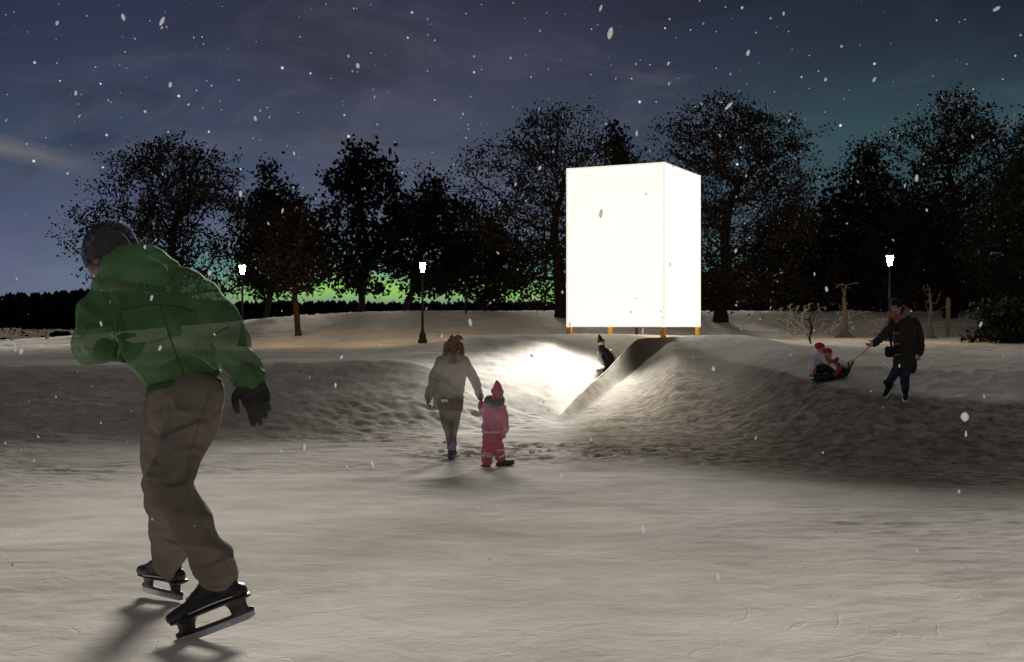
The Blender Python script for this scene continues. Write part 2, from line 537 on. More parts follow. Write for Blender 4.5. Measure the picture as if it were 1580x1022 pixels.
def crown_points(rng, n, cx, cy, zlo, zhi, rx, ry, shape, gap=0.0, seed=0):
    """points in an uneven crown: shape(t) gives the relative half width at height t"""
    out = []
    tries = 0
    ph = rng.uniform(0, 6.28, 4)
    while len(out) < n and tries < 200:
        tries += 1
        m = n * 4
        t = rng.uniform(0, 1, m); a = rng.uniform(0, 6.2832, m)
        rr = np.sqrt(rng.uniform(0.02, 1, m))
        lump = 1 + .22 * np.sin(2 * a + ph[0] + 3 * t) + .18 * np.sin(3 * a + ph[1] - 7 * t) + .13 * np.sin(5 * a + ph[2] + 13 * t) + 0.12 * np.sin(17 * t + ph[3])
        w = np.array([shape(v) for v in t]) * lump
        dirs = np.stack([np.cos(a), np.sin(a), t * 2.2], 1)
        w = w * (1 + .42 * vnoise(dirs * 2.3 + seed * 1.7, seed)) * np.where(rng.uniform(0, 1, m) < .10, 1.28, 1.0)
        acc = rng.uniform(0, 1, m) < np.clip(w, 0, 1.2) ** 1.3
        p = np.stack([cx + rr * w * rx * np.cos(a), cy + rr * w * ry * np.sin(a), zlo + t * (zhi - zlo)], 1)
        if gap > 0:
            acc &= vnoise(p * 1.1 + seed * 3.7, seed) > (gap - 1) * .5
        out += list(p[acc])
    return np.array(out[:n])

def make_tree(label, px, D, cpx, top, bot, half, kind, seed, leafm, woodm, r_base=.2, n=420, per=12, size=.13, sigma=.2,
              base_y=None, fork=None, group=None, gap=.35, name='broadleaf_tree', bf=.35, lean=0.0):
    rng = np.random.default_rng(seed)
    base = ground_at(px, D)
    base.z -= .05
    sc = D / F
    cxw = (cpx - CX) * sc
    ztop, zbot = Z(top, D), Z(bot, D)
    rx = half * sc
    if kind == 'wide':
        shape = lambda t: (0.30 + 0.75 * math.sin(math.pi * min(1, .08 + t * .92)) ** .75) * (1.0 if t < .82 else max(.18, 1 - (t - .82) * 3.2))
    elif kind == 'ovate':
        shape = lambda t: max(.10, (1 - abs(t - .38) ** 1.6 * 2.1)) * (1.0 if t > .1 else .65 + t * 3)
    else:  # 'spire'
        shape = lambda t: max(.08, 1.0 - .85 * t ** 1.2) * (1 if t > .12 else .5 + t * 4)
    pts = crown_points(rng, n, cxw, D, zbot, ztop - .1, rx, rx * .9, shape, gap, seed)
    zf = fork if fork is not None else zbot + (ztop - zbot) * .12
    h1 = max(zf - base.z, .4)
    tr = []
    K = 7
    for i in range(K):
        t = i / (K - 1)
        tr.append((base.x + (cxw - base.x) * .35 * t ** 2 + .05 * math.sin(3 * t + seed), D + .06 * math.sin(2 * t + seed), base.z + h1 * t))
    # leader(s) carry on into the crown
    lead = zf + (ztop - zf) * (.62 if kind != 'wide' else .45)
    for i in range(1, 6):
        t = i / 5
        tr.append((tr[6][0] + (cxw - tr[6][0]) * t + .18 * math.sin(4 * t + seed * 2), D + .12 * math.sin(5 * t + seed), zf + (lead - zf) * t))
    nodes, par = grow(tr, pts, bf)
    root = empty(name, base, label, 'tree', group)
    put('trunk', wood_mesh('trunk', nodes, par, .011, r_base, 1.35), woodm, root)
    tips = nodes[len(tr):]
    put('crown', leaf_mesh('crown', tips, per, sigma, size, rng), leafm, root)
    return root

def conifer_mass(name, m, seed):
    """the far forest: several hundred ragged trees read as one black band"""
    rng = np.random.default_rng(seed)
    V, Q = [], []
    pxs = np.concatenate([rng.uniform(-700, 2300, 1500)])
    for px in pxs:
        D = rng.uniform(120, 190)
        y_top = np.interp(px, [-700, 0, 60, 140, 250, 350, 450, 620, 870, 1000, 1150, 2300], [448, 450, 449, 443, 452, 462, 461, 463, 463, 440, 405, 400])
        ztop = Z(y_top + abs(rng.normal(0, 5)), D)
        x = (px - CX) / F * D
        h = max(ztop + 1.0, 3)
        r = h * rng.uniform(.35, .70)
        tiers = 7
        for t in range(tiers):
            z0 = -1 + h * (t / tiers) * .98
            z1 = z0 + h * .24
            rr = r * (1 - t / tiers) ** .8 + .12
            k = 7
            o = len(V)
            off = rng.uniform(0, 6.28)
            for i in range(k):
                a = off + 2 * math.pi * i / k
                q = rr * rng.uniform(.45, 1.35)
                V.append((x + q * math.cos(a), D + q * math.sin(a), z0 + rng.uniform(-.5, .45)))
            V.append((x + rng.normal(0, .05), D, min(z1, ztop)))
            for i in range(k):
                Q.append((o + i, o + (i + 1) % k, o + k))
    me = foreach_mesh(name, V, np.array(Q))
    o = put(name, me, m)
    tag(o, 'dark distant forest behind the snowy ridge', 'forest', kind='stuff')
    return o

def shrub(label, px, D, half, top, n, m_wood, m_leaf=None, seed=1, per=0, size=.08, sigma=.1, name='shrub', group=None, cat='shrub', r=.012):
    rng = np.random.default_rng(seed)
    base = ground_at(px, D); base.z -= .03
    ztop = Z(top, D); rx = half * D / F
    pts = crown_points(rng, n, base.x, D, base.z + .12, ztop, rx, rx * .7, lambda t: .45 + .55 * math.sin(math.pi * (.2 + .7 * t)), .5, seed)
    tr = [(base.x, D, base.z), (base.x + .01, D, base.z + .06), (base.x, D, base.z + .14), (base.x, D + .02, base.z + (ztop - base.z) * .35)]
    nodes, par = grow(tr, pts, .15)
    root = empty(name, base, label, cat, group)
    put('stem', wood_mesh('stem', nodes, par, r, .09), m_wood, root)
    if m_leaf: put('foliage', leaf_mesh('foliage', nodes[4:], per, sigma, size, rng), m_leaf, root)
    return root

# ------------------------------------------------------------------ people pieces
def head_prims(c, fwd, up, h):
    """skull, jaw, nose, ears, brow for a head of height h (chin to crown); c = centre"""
    fwd = Vector(fwd).normalized(); up = Vector(up); up = (up - fwd * up.dot(fwd)).normalized()
    rt = fwd.cross(up)
    M3 = Matrix((rt, fwd, up)).transposed()
    M = Matrix.Translation(Vector(c)) @ M3.to_4x4()
    k = h / .23
    P = [ellipsoid((0, -.008 * k, .022 * k), (.074 * k, .092 * k, .092 * k)),
         ellipsoid((0, .022 * k, -.045 * k), (.056 * k, .062 * k, .068 * k)),
         ellipsoid((0, .062 * k, -.088 * k), (.024 * k, .022 * k, .020 * k)),
         loft([(0, .082 * k, .022 * k), (0, .095 * k, -.002 * k), (0, .106 * k, -.018 * k)], [.010 * k, .013 * k, .016 * k], n=8, sub=2),
         loft([(-.045 * k, .072 * k, .034 * k), (0, .084 * k, .038 * k), (.045 * k, .072 * k, .034 * k)], [.012 * k, .013 * k, .012 * k], n=8, sub=2),
         ellipsoid((-.042 * k, .055 * k, -.022 * k), (.026 * k, .024 * k, .026 * k)),
         ellipsoid((.042 * k, .055 * k, -.022 * k), (.026 * k, .024 * k, .026 * k)),
         ellipsoid((-.077 * k, -.004 * k, -.004 * k), (.010 * k, .020 * k, .032 * k)),
         ellipsoid((.077 * k, -.004 * k, -.004 * k), (.010 * k, .020 * k, .032 * k))]
    return [xf(p, M) for p in P], M, k

def face_bits(root, M, k, eye_m, lip_m):
    for s in (-1, 1):
        v = xf(ellipsoid((s * .031 * k, .080 * k, .012 * k), (.013 * k, .010 * k, .009 * k), nu=10, nv=6), M)
        put('eye', mesh_from('eye', *v), eye_m, root)
    v = xf(loft([(-.024 * k, .078 * k, -.058 * k), (0, .088 * k, -.062 * k), (.024 * k, .078 * k, -.058 * k)], [.006 * k, .008 * k, .006 * k], n=8, sub=3), M)
    put('mouth', mesh_from('mouth', *v), lip_m, root)

def hand_prims(wrist, direction, side, curl=0.6, k=1.0, thumb=1, glove=1.0):
    """palm, four fingers of unequal length and a thumb; side = towards the thumb"""
    d = Vector(direction).normalized(); s = Vector(side); s = (s - d * s.dot(d)).normalized()
    nrm = d.cross(s) * thumb          # palm side: fingers curl towards it
    w = Vector(wrist)
    g = glove
    P = [loft([w - d * .02 * k, w + d * .03 * k, w + d * .075 * k, w + d * .095 * k],
              [(.030 * k * g, .020 * k * g), (.038 * k * g, .020 * k * g), (.042 * k * g, .018 * k * g), (.038 * k * g, .014 * k * g)], side=s, n=12, sub=3)]
    spec = [(.030, .072, .0095), (.010, .080, .0098), (-.010, .074, .0095), (-.029, .058, .0085)]
    for i, (off, ln, r) in enumerate(spec):
        p = w + d * .088 * k + s * off * k
        pts = [p - d * .02 * k, p]
        ang = 0.12 * i
        dirn = (d + s * off * 2.2).normalized()
        for seg, part in enumerate((.45, .32, .26)):
            ang += curl * (.55 + .12 * i)
            v = dirn * math.cos(ang) + nrm * math.sin(ang)
            p = p + v * (ln * part * k)
            pts.append(p)
        rr = r * k * g
        P.append(loft(pts, [rr * 1.1, rr * 1.1, rr, rr * .95, rr * .82], n=8, sub=3))
    b = w + d * .022 * k + s * .030 * k
    t1 = b + (d * .6 + s * .8).normalized() * .036 * k + nrm * .006 * k
    t2 = t1 + (d * .9 + s * .35 + nrm * .25).normalized() * .032 * k
    t3 = t2 + (d * .95 + s * .05 + nrm * .35).normalized() * .024 * k
    P.append(loft([b - s * .012 * k, t1, t2, t3], [.014 * k * g, .0125 * k * g, .011 * k * g, .0085 * k * g], n=8, sub=3))
    return P

def shoe_prims(ankle, toe_dir, length, k=1.0, shaft=.10, sole=.0):
    """boot from the ankle joint; toe_dir lies along the foot"""
    f = Vector(toe_dir).normalized()
    a = Vector(ankle)
    up = Vector((0, 0, 1)) - f * f.z; up.normalize()
    sd = f.cross(up)
    heel = a - f * length * .27 - up * .062 * k
    toe = a + f * length * .66 - up * .066 * k
    P = [loft([heel + up * .01 * k, a - up * .045 * k + f * .02 * k, a + f * length * .34 - up * .058 * k, toe],
              [(.034 * k, .040 * k), (.038 * k, .048 * k), (.046 * k, .034 * k), (.036 * k, .026 * k)], side=sd, n=12, sub=3),
         loft([a - up * .045 * k, a + up * .02 * k, a + up * shaft * k], [.046 * k, .046 * k, .052 * k], n=12, sub=3)]
    return P, up, sd, f

def sole_prim(ankle, toe_dir, length, k, th=.018):
    f = Vector(toe_dir).normalized(); up = Vector((0, 0, 1)) - f * f.z; up.normalize(); sd = f.cross(up)
    a = Vector(ankle) - up * .098 * k
    return loft([a - f * length * .30, a, a + f * length * .4, a + f * length * .68],
                [(.034 * k, th / 2), (.040 * k, th / 2), (.048 * k, th / 2), (.034 * k, th / 2)], side=sd, n=12, sub=3)
# ================================================================== THE PLACE
M_snow = snow_material()
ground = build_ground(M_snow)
ground.data.set_sharp_from_angle(angle=math.radians(38))

M_leaf_dark = mat('dark_leaves', (.012, .013, .009), .7, col2=(.006, .007, .005), vscale=1.3, spec=.15)
M_leaf_brown = mat('brown_leaves', (.032, .024, .015), .7, col2=(.014, .011, .008), vscale=1.3, spec=.15)
M_leaf_green = mat('green_leaves', (.034, .042, .022), .7, col2=(.012, .015, .009), vscale=1.6, spec=.15)
M_leaf_rust = mat('rust_leaves', (.020, .012, .009), .7, col2=(.010, .007, .006), vscale=1.5, spec=.15)
M_bark = mat('bark', (.040, .029, .021), .85, col2=(.015, .011, .009), vscale=7, bump=.6, bscale=22, stretch=(3, 3, .6), spec=.1)
M_bark_red = mat('reddish_bark', (.095, .045, .028), .85, col2=(.042, .022, .015), vscale=7, bump=.5, bscale=22, stretch=(3, 3, .6), spec=.1)
M_bark_pale = mat('frosted_bark', (.19, .165, .14), .85, col2=(.09, .078, .065), vscale=9, bump=.5, bscale=25, stretch=(2, 2, .7), spec=.1)
M_frost = mat('frosted_twigs', (.66, .63, .58), .8, col2=(.34, .31, .27), vscale=5, spec=.1)
M_forest = mat('far_conifers', (.006, .007, .007), .9, var=.3, vscale=.3, spec=.0)
conifer_mass('far_forest', M_forest, 3)

# label, base px, D, crown px, top, bottom, half width px
make_tree('wide leafy tree with low spreading boughs at the left end of the row', 272, 42, 268, 203, 455, 122, 'wide', 11, M_leaf_dark, M_bark,
          r_base=.22, n=1000, per=15, size=.11, sigma=.20, fork=Z(425, 42), gap=.42)
make_tree('dark bushy tree forking low over the snow, just right of the leftmost street lamp', 412, 49, 418, 250, 455, 70, 'ovate', 22, M_leaf_dark, M_bark,
          r_base=.13, n=330, per=18, size=.19, sigma=.24, fork=Z(478, 49), gap=.4)
make_tree('small rust-brown tree with a bare reddish trunk standing nearer than its neighbours', 457, 40, 455, 300, 452, 62, 'ovate', 33, M_leaf_rust, M_bark_red,
          r_base=.10, n=260, per=9, size=.15, sigma=.20, fork=Z(440, 40), gap=.45)
make_tree('tall pointed tree with V-shaped lower limbs, midway between the two left lamps', 556, 50, 560, 210, 448, 84, 'ovate', 44, M_leaf_dark, M_bark,
          r_base=.20, n=430, per=17, size=.20, sigma=.24, fork=Z(455, 50), gap=.42)
make_tree('pointed dark tree right behind the middle street lamp', 626, 51, 668, 265, 455, 72, 'ovate', 55, M_leaf_dark, M_bark,
          r_base=.20, n=380, per=18, size=.19, sigma=.24, fork=Z(440, 51), gap=.4)
make_tree('low rounded dark tree between the middle street lamp and the lantern box', 748, 49, 748, 328, 462, 66, 'ovate', 66, M_leaf_dark, M_bark,
          r_base=.14, n=360, per=17, size=.18, sigma=.24, fork=Z(455, 49), gap=.38)
make_tree('broad airy tree whose trunk stands against the left edge of the lantern box', 864, 45, 862, 160, 470, 142, 'wide', 77, M_leaf_brown, M_bark,
          r_base=.27, n=1250, per=14, size=.11, sigma=.21, fork=Z(400, 45), gap=.42)
make_tree('dense dark tree rising directly behind the roof of the lantern box', 950, 52, 946, 180, 470, 66, 'ovate', 88, M_leaf_dark, M_bark,
          r_base=.2, n=430, per=20, size=.2, sigma=.26, gap=.3)
make_tree('broad airy tree with its thick trunk just right of the lantern box', 1113, 44, 1132, 142, 475, 142, 'wide', 99, M_leaf_brown, M_bark,
          r_base=.30, n=1400, per=16, size=.11, sigma=.21, fork=Z(400, 44), gap=.40)
make_tree('dusky medium tree filling the gap between the lantern-side tree and the right lamp', 1225, 50, 1222, 315, 474, 72, 'ovate', 110, M_leaf_dark, M_bark,
          r_base=.2, n=520, per=21, size=.18, sigma=.27, gap=.28)
make_tree('dark pointed tree standing left of the right street lamp', 1332, 50, 1332, 226, 476, 78, 'ovate', 121, M_leaf_dark, M_bark,
          r_base=.22, n=560, per=22, size=.19, sigma=.27, gap=.26)
make_tree('largest airy tree of the right side, over the man in the long coat', 1465, 46, 1470, 140, 476, 130, 'wide', 132, M_leaf_brown, M_bark,
          r_base=.3, n=1400, per=18, size=.115, sigma=.22, fork=Z(390, 46), gap=.36)
make_tree('dense dusky tree behind the man and the right street lamp', 1418, 53, 1424, 285, 478, 100, 'ovate', 137, M_leaf_dark, M_bark,
          r_base=.2, n=460, per=20, size=.19, sigma=.25, gap=.3)
make_tree('greenish-brown tree cut by the right edge of the view, above the leafy bush', 1605, 41, 1600, 170, 470, 105, 'ovate', 143, M_leaf_green, M_bark,
          r_base=.25, n=640, per=16, size=.15, sigma=.22, gap=.36)

# shrubs, saplings and posts round the field
shrub('frosted bare bush, the twiggiest, left of the pale stump-like trunk', 1248, 38.5, 54, 468, 520, M_frost, seed=5, r=.0065)
shrub('low frosted bush right of the pale stump-like trunk', 1362, 39, 50, 490, 420, M_frost, seed=6, r=.006)
shrub('leafy evergreen bush on the snow at the right edge', 1548, 33, 52, 470, 220, M_bark, M_leaf_green, 7, 12, .13, .13)
for i, (px, half, top, lab) in enumerate([(18, 34, 506, 'frosted hedge bush at the far left edge of the snow'), (72, 34, 508, 'frosted hedge bush second from the left edge'),
                                          (128, 34, 507, 'frosted hedge bush hidden partly by the skater\'s elbow')]):
    shrub(lab, px, 43.5, half, top, 380, M_frost, seed=20 + i, r=.0075, group='frosted bushes along the left edge of the field')

def bare_tree(label, px, D, top, r0, flare, m, seed, n=16, half=20):
    rng = np.random.default_rng(seed)
    b = ground_at(px, D); b.z -= .05
    zt = Z(top, D)
    tr = [(b.x + .04 * math.sin(i * 1.3 + seed), D, b.z + (zt - b.z) * i / 8) for i in range(9)]
    pts = np.stack([b.x + rng.normal(0, half * D / F * .5, n), D + rng.normal(0, .3, n), rng.uniform(b.z + (zt - b.z) * .5, zt + .2, n)], 1)
    nodes, par = grow(tr, pts, .2)
    root = empty('bare_tree', b, label, 'tree')
    P = [loft([tr[0], Vector(tr[1]).lerp(Vector(tr[0]), .4), tr[1], tr[3], tr[6], tr[8]], [r0 * flare, r0 * flare * .62, r0 * 1.1, r0 * .8, r0 * .5, r0 * .25], n=12, sub=3)]
    for k in range(5):
        a = k * 1.26 + seed
        P.append(loft([Vector(tr[1]), Vector(tr[0]) + Vector((math.cos(a) * r0 * flare * 1.2, math.sin(a) * r0 * flare * 1.2, .02))], [r0 * .7, r0 * .35], n=8))
    put('trunk', fuse(P, .03, 2, (.012, 6, (1, 1, .3)), seed), m, root)
    put('branches', wood_mesh('branches', nodes, par, .012, .04), m, root)
    return root
bare_tree('thick pale trunk with flared foot and thin bare top between the frosted bushes', 1304, 37.5, 440, .105, 3.0, M_bark_pale, 3, 18, 12)
bare_tree('slender frosted bare tree on spread roots, to the right of the man', 1436, 37.5, 448, .075, 2.6, M_bark_pale, 8, 18, 16)
bare_tree('thin leafless sapling in front of the twiggy frosted bush', 1251, 30, 488, .022, 1.4, M_bark, 2, 9, 10)

M_wood_pale = mat('weathered_wood', (.24, .20, .16), .8, col2=(.14, .115, .09), vscale=8, bump=.4, bscale=30, stretch=(4, 4, .5))
p = ground_at(1463, 39)
rt = empty('trail_post', p, 'pale wooden post with a crossbar, left of the leafy bush', 'post')
zt = Z(462, 39)
put('post', mesh_from('post', *join([beam((p.x, p.y, p.z - .1), (p.x, p.y, zt), .11, .11), loft([(p.x, p.y, zt - .01), (p.x, p.y, zt + .05)], [.07, .03], n=8, sub=2)]), smooth=False), M_wood_pale, rt)
put('crossbar', mesh_from('crossbar', *beam((p.x - .42, p.y - .07, Z(506, 39)), (p.x + .42, p.y - .07, Z(505, 39)), .07, .03), smooth=False), M_wood_pale, rt)
M_iron = mat('black_iron', (.018, .016, .015), .5, var=.3, vscale=12, metal=.3, spec=.4)
M_iron_lit = mat('warm_lit_iron', (.10, .055, .035), .55, var=.3, vscale=12, spec=.3)  # lamp's warm light on the caps put into the iron colour
p = ground_at(719, 46)
rt = empty('marker_post', p, 'slim dark marker post on the snowy ridge behind the woman', 'post')
put('post', mesh_from('post', *loft([(p.x, p.y, p.z - .1), (p.x, p.y, Z(440, 46))], [.045, .03], n=10)), M_iron, rt)
put('cap', mesh_from('cap', *ellipsoid((p.x, p.y, Z(440, 46)), (.06, .06, .05))), M_iron, rt)

# ------------------------------------------------------------------ street lamps
M_glow = mat('lamp_glass_lit', (.8, .75, .65), .3, var=.02, emit=(1.0, .68, .38), estr=230)
def lathe(prof, c, n=18):
    V, Q = [], []
    for r, z in prof:
        for k in range(n):
            a = 2 * math.pi * k / n
            V.append(Vector((c[0] + r * math.cos(a), c[1] + r * math.sin(a), c[2] + z)))
    for i in range(len(prof) - 1):
        for k in range(n):
            Q.append((i * n + k, i * n + (k + 1) % n, (i + 1) * n + (k + 1) % n, (i + 1) * n + k))
    Q.append(tuple(reversed(range(n)))); Q.append(tuple((len(prof) - 1) * n + k for k in range(n)))
    return V, Q
def street_lamp(px, D, ytop, label):
    b = ground_at(px, D); b.z -= .03
    H = Z(ytop, D) - b.z
    rt = empty('street_lamp', b, label, 'street lamp', 'lit street lamps in the park')
    put('base', mesh_from('base', *lathe([(.15, 0), (.15, .12), (.115, .16), (.105, .30), (.07, .36), (.06, .42), (.045, .46)], b)), M_iron, rt)
    put('pole', mesh_from('pole', *lathe([(.042, .44), (.036, H * .5), (.046, H * .5 + .01), (.046, H * .5 + .05), (.034, H * .5 + .06), (.028, H - .42), (.05, H - .40), (.05, H - .37), (.028, H - .35), (.06, H - .315)], b)), M_iron, rt)
    g = put('lantern_glass', mesh_from('lantern_glass', *lathe([(.050, H - .312), (.062, H - .25), (.094, H - .05), (.096, H - .045)], b)), M_glow, rt)
    cp = put('cap', mesh_from('cap', *lathe([(.108, H - .042), (.112, H - .02), (.06, H + .02), (.03, H + .045)], b)), M_iron_lit, rt)
    put('finial', mesh_from('finial', *ellipsoid(b + Vector((0, 0, H + .07)), (.02, .02, .035))), M_iron, cp)
    return rt
street_lamp(374, 36, 408, 'leftmost of the three lit street lamps, just right of the skater\'s shoulder')
street_lamp(652, 36, 404, 'lit street lamp standing on the snow behind the walking woman')
street_lamp(1373, 33.5, 393, 'lit street lamp behind the man in the long dark coat')

# ------------------------------------------------------------------ the lantern box
cN, cL, cR = Vector((3.939, 30.0, 0)), Vector((1.484, 31.24, 0)), Vector((5.30, 32.71, 0))
cB = cL + cR - cN
zb0, zb1 = 1.846, 6.12
u = (cL - cN).normalized(); v = (cR - cN).normalized()
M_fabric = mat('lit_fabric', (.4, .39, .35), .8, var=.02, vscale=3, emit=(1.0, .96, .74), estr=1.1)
_nt = M_fabric.node_tree; _N, _L = _nt.nodes, _nt.links      # glow raised towards the bottom, shaped to throw more light on the slide
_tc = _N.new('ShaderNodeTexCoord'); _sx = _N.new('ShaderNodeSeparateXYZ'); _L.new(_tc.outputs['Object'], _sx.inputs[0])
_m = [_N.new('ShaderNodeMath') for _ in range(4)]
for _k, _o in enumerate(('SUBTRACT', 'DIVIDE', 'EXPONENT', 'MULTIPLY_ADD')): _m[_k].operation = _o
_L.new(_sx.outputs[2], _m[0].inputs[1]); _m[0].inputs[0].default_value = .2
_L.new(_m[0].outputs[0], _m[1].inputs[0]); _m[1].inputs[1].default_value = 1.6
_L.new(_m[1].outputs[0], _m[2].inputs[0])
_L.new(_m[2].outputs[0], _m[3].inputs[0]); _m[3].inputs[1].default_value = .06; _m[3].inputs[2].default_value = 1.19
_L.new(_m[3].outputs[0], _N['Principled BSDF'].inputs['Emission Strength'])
M_fabric_bright = mat('bright_lit_fabric', (.4, .39, .35), .8, var=.02, vscale=3, emit=(1.0, .98, .88), estr=3.6)  # right panel's glow raised to brighten the mound top beside it
M_frame = mat('glowing_timber_frame', (.75, .66, .52), .6, var=.08, vscale=8, stretch=(3, 3, .5), emit=(1.0, .90, .78), estr=.86)  # timber given its own glow, standing in for lantern light
M_brace = mat('glowing_brace', (.3, .28, .22), .7, var=.05, emit=(1.0, .97, .88), estr=.93)  # bars on the outer face, glow painted on to blend with the fabric
M_post = mat('amber_lacquered_post', (.85, .42, .05), .45, var=.1, vscale=9)
cC = (cN + cB) / 2
gzC = gz(CX + F * cC.x / cC.y, cC.y)
bx = empty('lantern_pavilion', Vector((cC.x, cC.y, gzC)), 'glowing white box pavilion on short amber posts above the slide', 'pavilion')
def Zp(p, z): return Vector((p.x, p.y, z))
inset = .03
crn = [cN, cR, cB, cL]
names = ['front', 'right', 'back', 'left']
cen = cC
def ins(p, d): return p + (u * (1 if (p - cen).dot(u) < 0 else -1) + v * (1 if (p - cen).dot(v) < 0 else -1)) * d
for i in range(4):
    a, b = ins(crn[i], inset), ins(crn[(i + 1) % 4], inset)
    me = mesh_from('fabric_panel', *beam(Zp((a + b) / 2, zb0 + .03), Zp((a + b) / 2, zb1 - .03), .02, .02), smooth=False)
    # panel slab with thickness
    d = (b - a).normalized(); nrm = Vector((d.y, -d.x, 0))
    if nrm.dot(a - cen) < 0: nrm = -nrm
    VV = [Zp(a + d * .02, zb0 + .02), Zp(b - d * .02, zb0 + .02), Zp(b - d * .02, zb1 - .02), Zp(a + d * .02, zb1 - .02)]
    VV += [q - nrm * .015 for q in VV]
    bpy.data.meshes.remove(me)
    me = mesh_from('fabric_panel', VV, [(0, 1, 2, 3), (7, 6, 5, 4), (0, 4, 5, 1), (1, 5, 6, 2), (2, 6, 7, 3), (3, 7, 4, 0)], smooth=False)
    pn = put('fabric_panel', me, M_fabric_bright if i == 0 else M_fabric, bx)
    out = nrm * .006
    for k, (p0, p1) in enumerate((((a, zb0 + .08), (b, zb1 - .08)), ((b, zb0 + .08), (a, zb1 - .08)))):
        off = out * (1.0 + .9 * k)
        put('brace', mesh_from('brace', *beam(Zp(p0[0], p0[1]) + off, Zp(p1[0], p1[1]) + off, .06, .008, up=nrm), smooth=False), M_brace, pn)
for c in crn:
    q = ins(c, .015)
    put('corner_post', mesh_from('corner_post', *beam(Zp(q, zb0), Zp(q, zb1), .062, .062, up=u), smooth=False), M_frame, bx)
for i in range(4):
    a, b = ins(crn[i], .015), ins(crn[(i + 1) % 4], .015)
    d = (b - a).normalized() * .036
    for z in (zb0 + .031, zb1 - .031):
        put('rail', mesh_from('rail', *beam(Zp(a + d, z), Zp(b - d, z), .055, .055), smooth=False), M_frame, bx)
q0, q1, q2, q3 = [ins(c, .05) for c in crn]
def slab(z0, z1):
    VV = [Zp(q, z0) for q in (q0, q1, q2, q3)] + [Zp(q, z1) for q in (q0, q1, q2, q3)]
    return VV, [(3, 2, 1, 0), (4, 5, 6, 7), (0, 1, 5, 4), (1, 2, 6, 5), (2, 3, 7, 6), (3, 0, 4, 7)]
put('roof', mesh_from('roof', *slab(zb1 - .05, zb1 - .012), smooth=False), M_fabric, bx)
M_floor = mat('glowing_floor', (.5, .42, .30), .8, vscale=8, emit=(1.0, .9, .7), estr=.9)  # floor glow added to light the legs and the snow below
put('floor', mesh_from('floor', *slab(zb0 + .012, zb0 + .05), smooth=False), M_floor, bx)
for c in crn:
    q = ins(c, .05)
    g = gz(CX + F * q.x / q.y, q.y) - .06
    put('leg', mesh_from('leg', *join([beam(Zp(q, g), Zp(q, zb0), .11, .11, up=u), beam(Zp(q, g), Zp(q, g + .085), .17, .17, up=u)]), smooth=False), M_post, bx)
# floodlight put on the box only to brighten the slide; no such fitting there
fn = Vector((-u.y, u.x, 0)); fn = fn if fn.dot(v) < 0 else -fn
fp = Zp(cN * .45 + cL * .55 + fn * .16, 4.6)
aim = at(866, 622, 24.0)
fd = (aim - fp).normalized()
fm = Matrix.Translation(fp) @ fd.to_track_quat('Z', 'Y').to_matrix().to_4x4()
fl = put('added_floodlight', mesh_from('added_floodlight', *join([xf(lathe2, fm) for lathe2 in [loft([(0, 0, -.13), (0, 0, .0)], [.05, .07], n=16, sub=2, cap=(True, False))]])), mat('added_lamp_housing', (.85, .83, .78), .5, var=.03, emit=(1.0, .97, .88), estr=.9), bx)  # added housing, glowing like the panel behind it
sp = bpy.data.lights.new('added_slide_spot', 'SPOT'); sp.energy = 6600; sp.spot_size = math.radians(52); sp.spot_blend = 1.0; sp.shadow_soft_size = .4; sp.color = (1.0, .96, .88)
spo = bpy.data.objects.new('added_slide_spot', sp); COL.objects.link(spo)
spo.location = fp + fd * .06; spo.rotation_euler = (-fd).to_track_quat('Z', 'Y').to_euler()
q = at(982, 505, 31.2); q.z = 0
put('dark_upright', mesh_from('dark_upright', *beam(Zp(q, 1.2), Zp(q, zb0), .07, .07), smooth=False), M_iron, bx)  # dark bar under the box at the slide's head

# thin board that edges the snow slide
M_ply = mat('plywood_edge', (.34, .22, .11), .7, col2=(.20, .12, .06), vscale=6, stretch=(2, 2, .6))
EP = []
for px in np.linspace(915, 986, 18):
    fx, fz, bx_, bz_, rd_, ed_ = column(px)
    EP.append((Vector(((px - CX) / F * (ed_ + .03), ed_ + .03, fz[-1]))))
V_, Q_ = [], []
for q in EP:
    for dx, dz in ((-.012, -.35), (.012, -.35), (.012, .016), (-.012, .016)):
        V_.append(q + Vector((dx, 0, dz)))
for i in range(len(EP) - 1):
    for k in range(4):
        Q_.append((i * 4 + k, i * 4 + (k + 1) % 4, i * 4 + 4 + (k + 1) % 4, i * 4 + 4 + k))
Q_ += [(3, 2, 1, 0), tuple(len(V_) - 4 + k for k in range(4))]
tag(put('slide_board', mesh_from('slide_board', V_, Q_, smooth=False), M_ply, loc=EP[0]), 'thin brown board edging the right side of the snow slide', 'board')

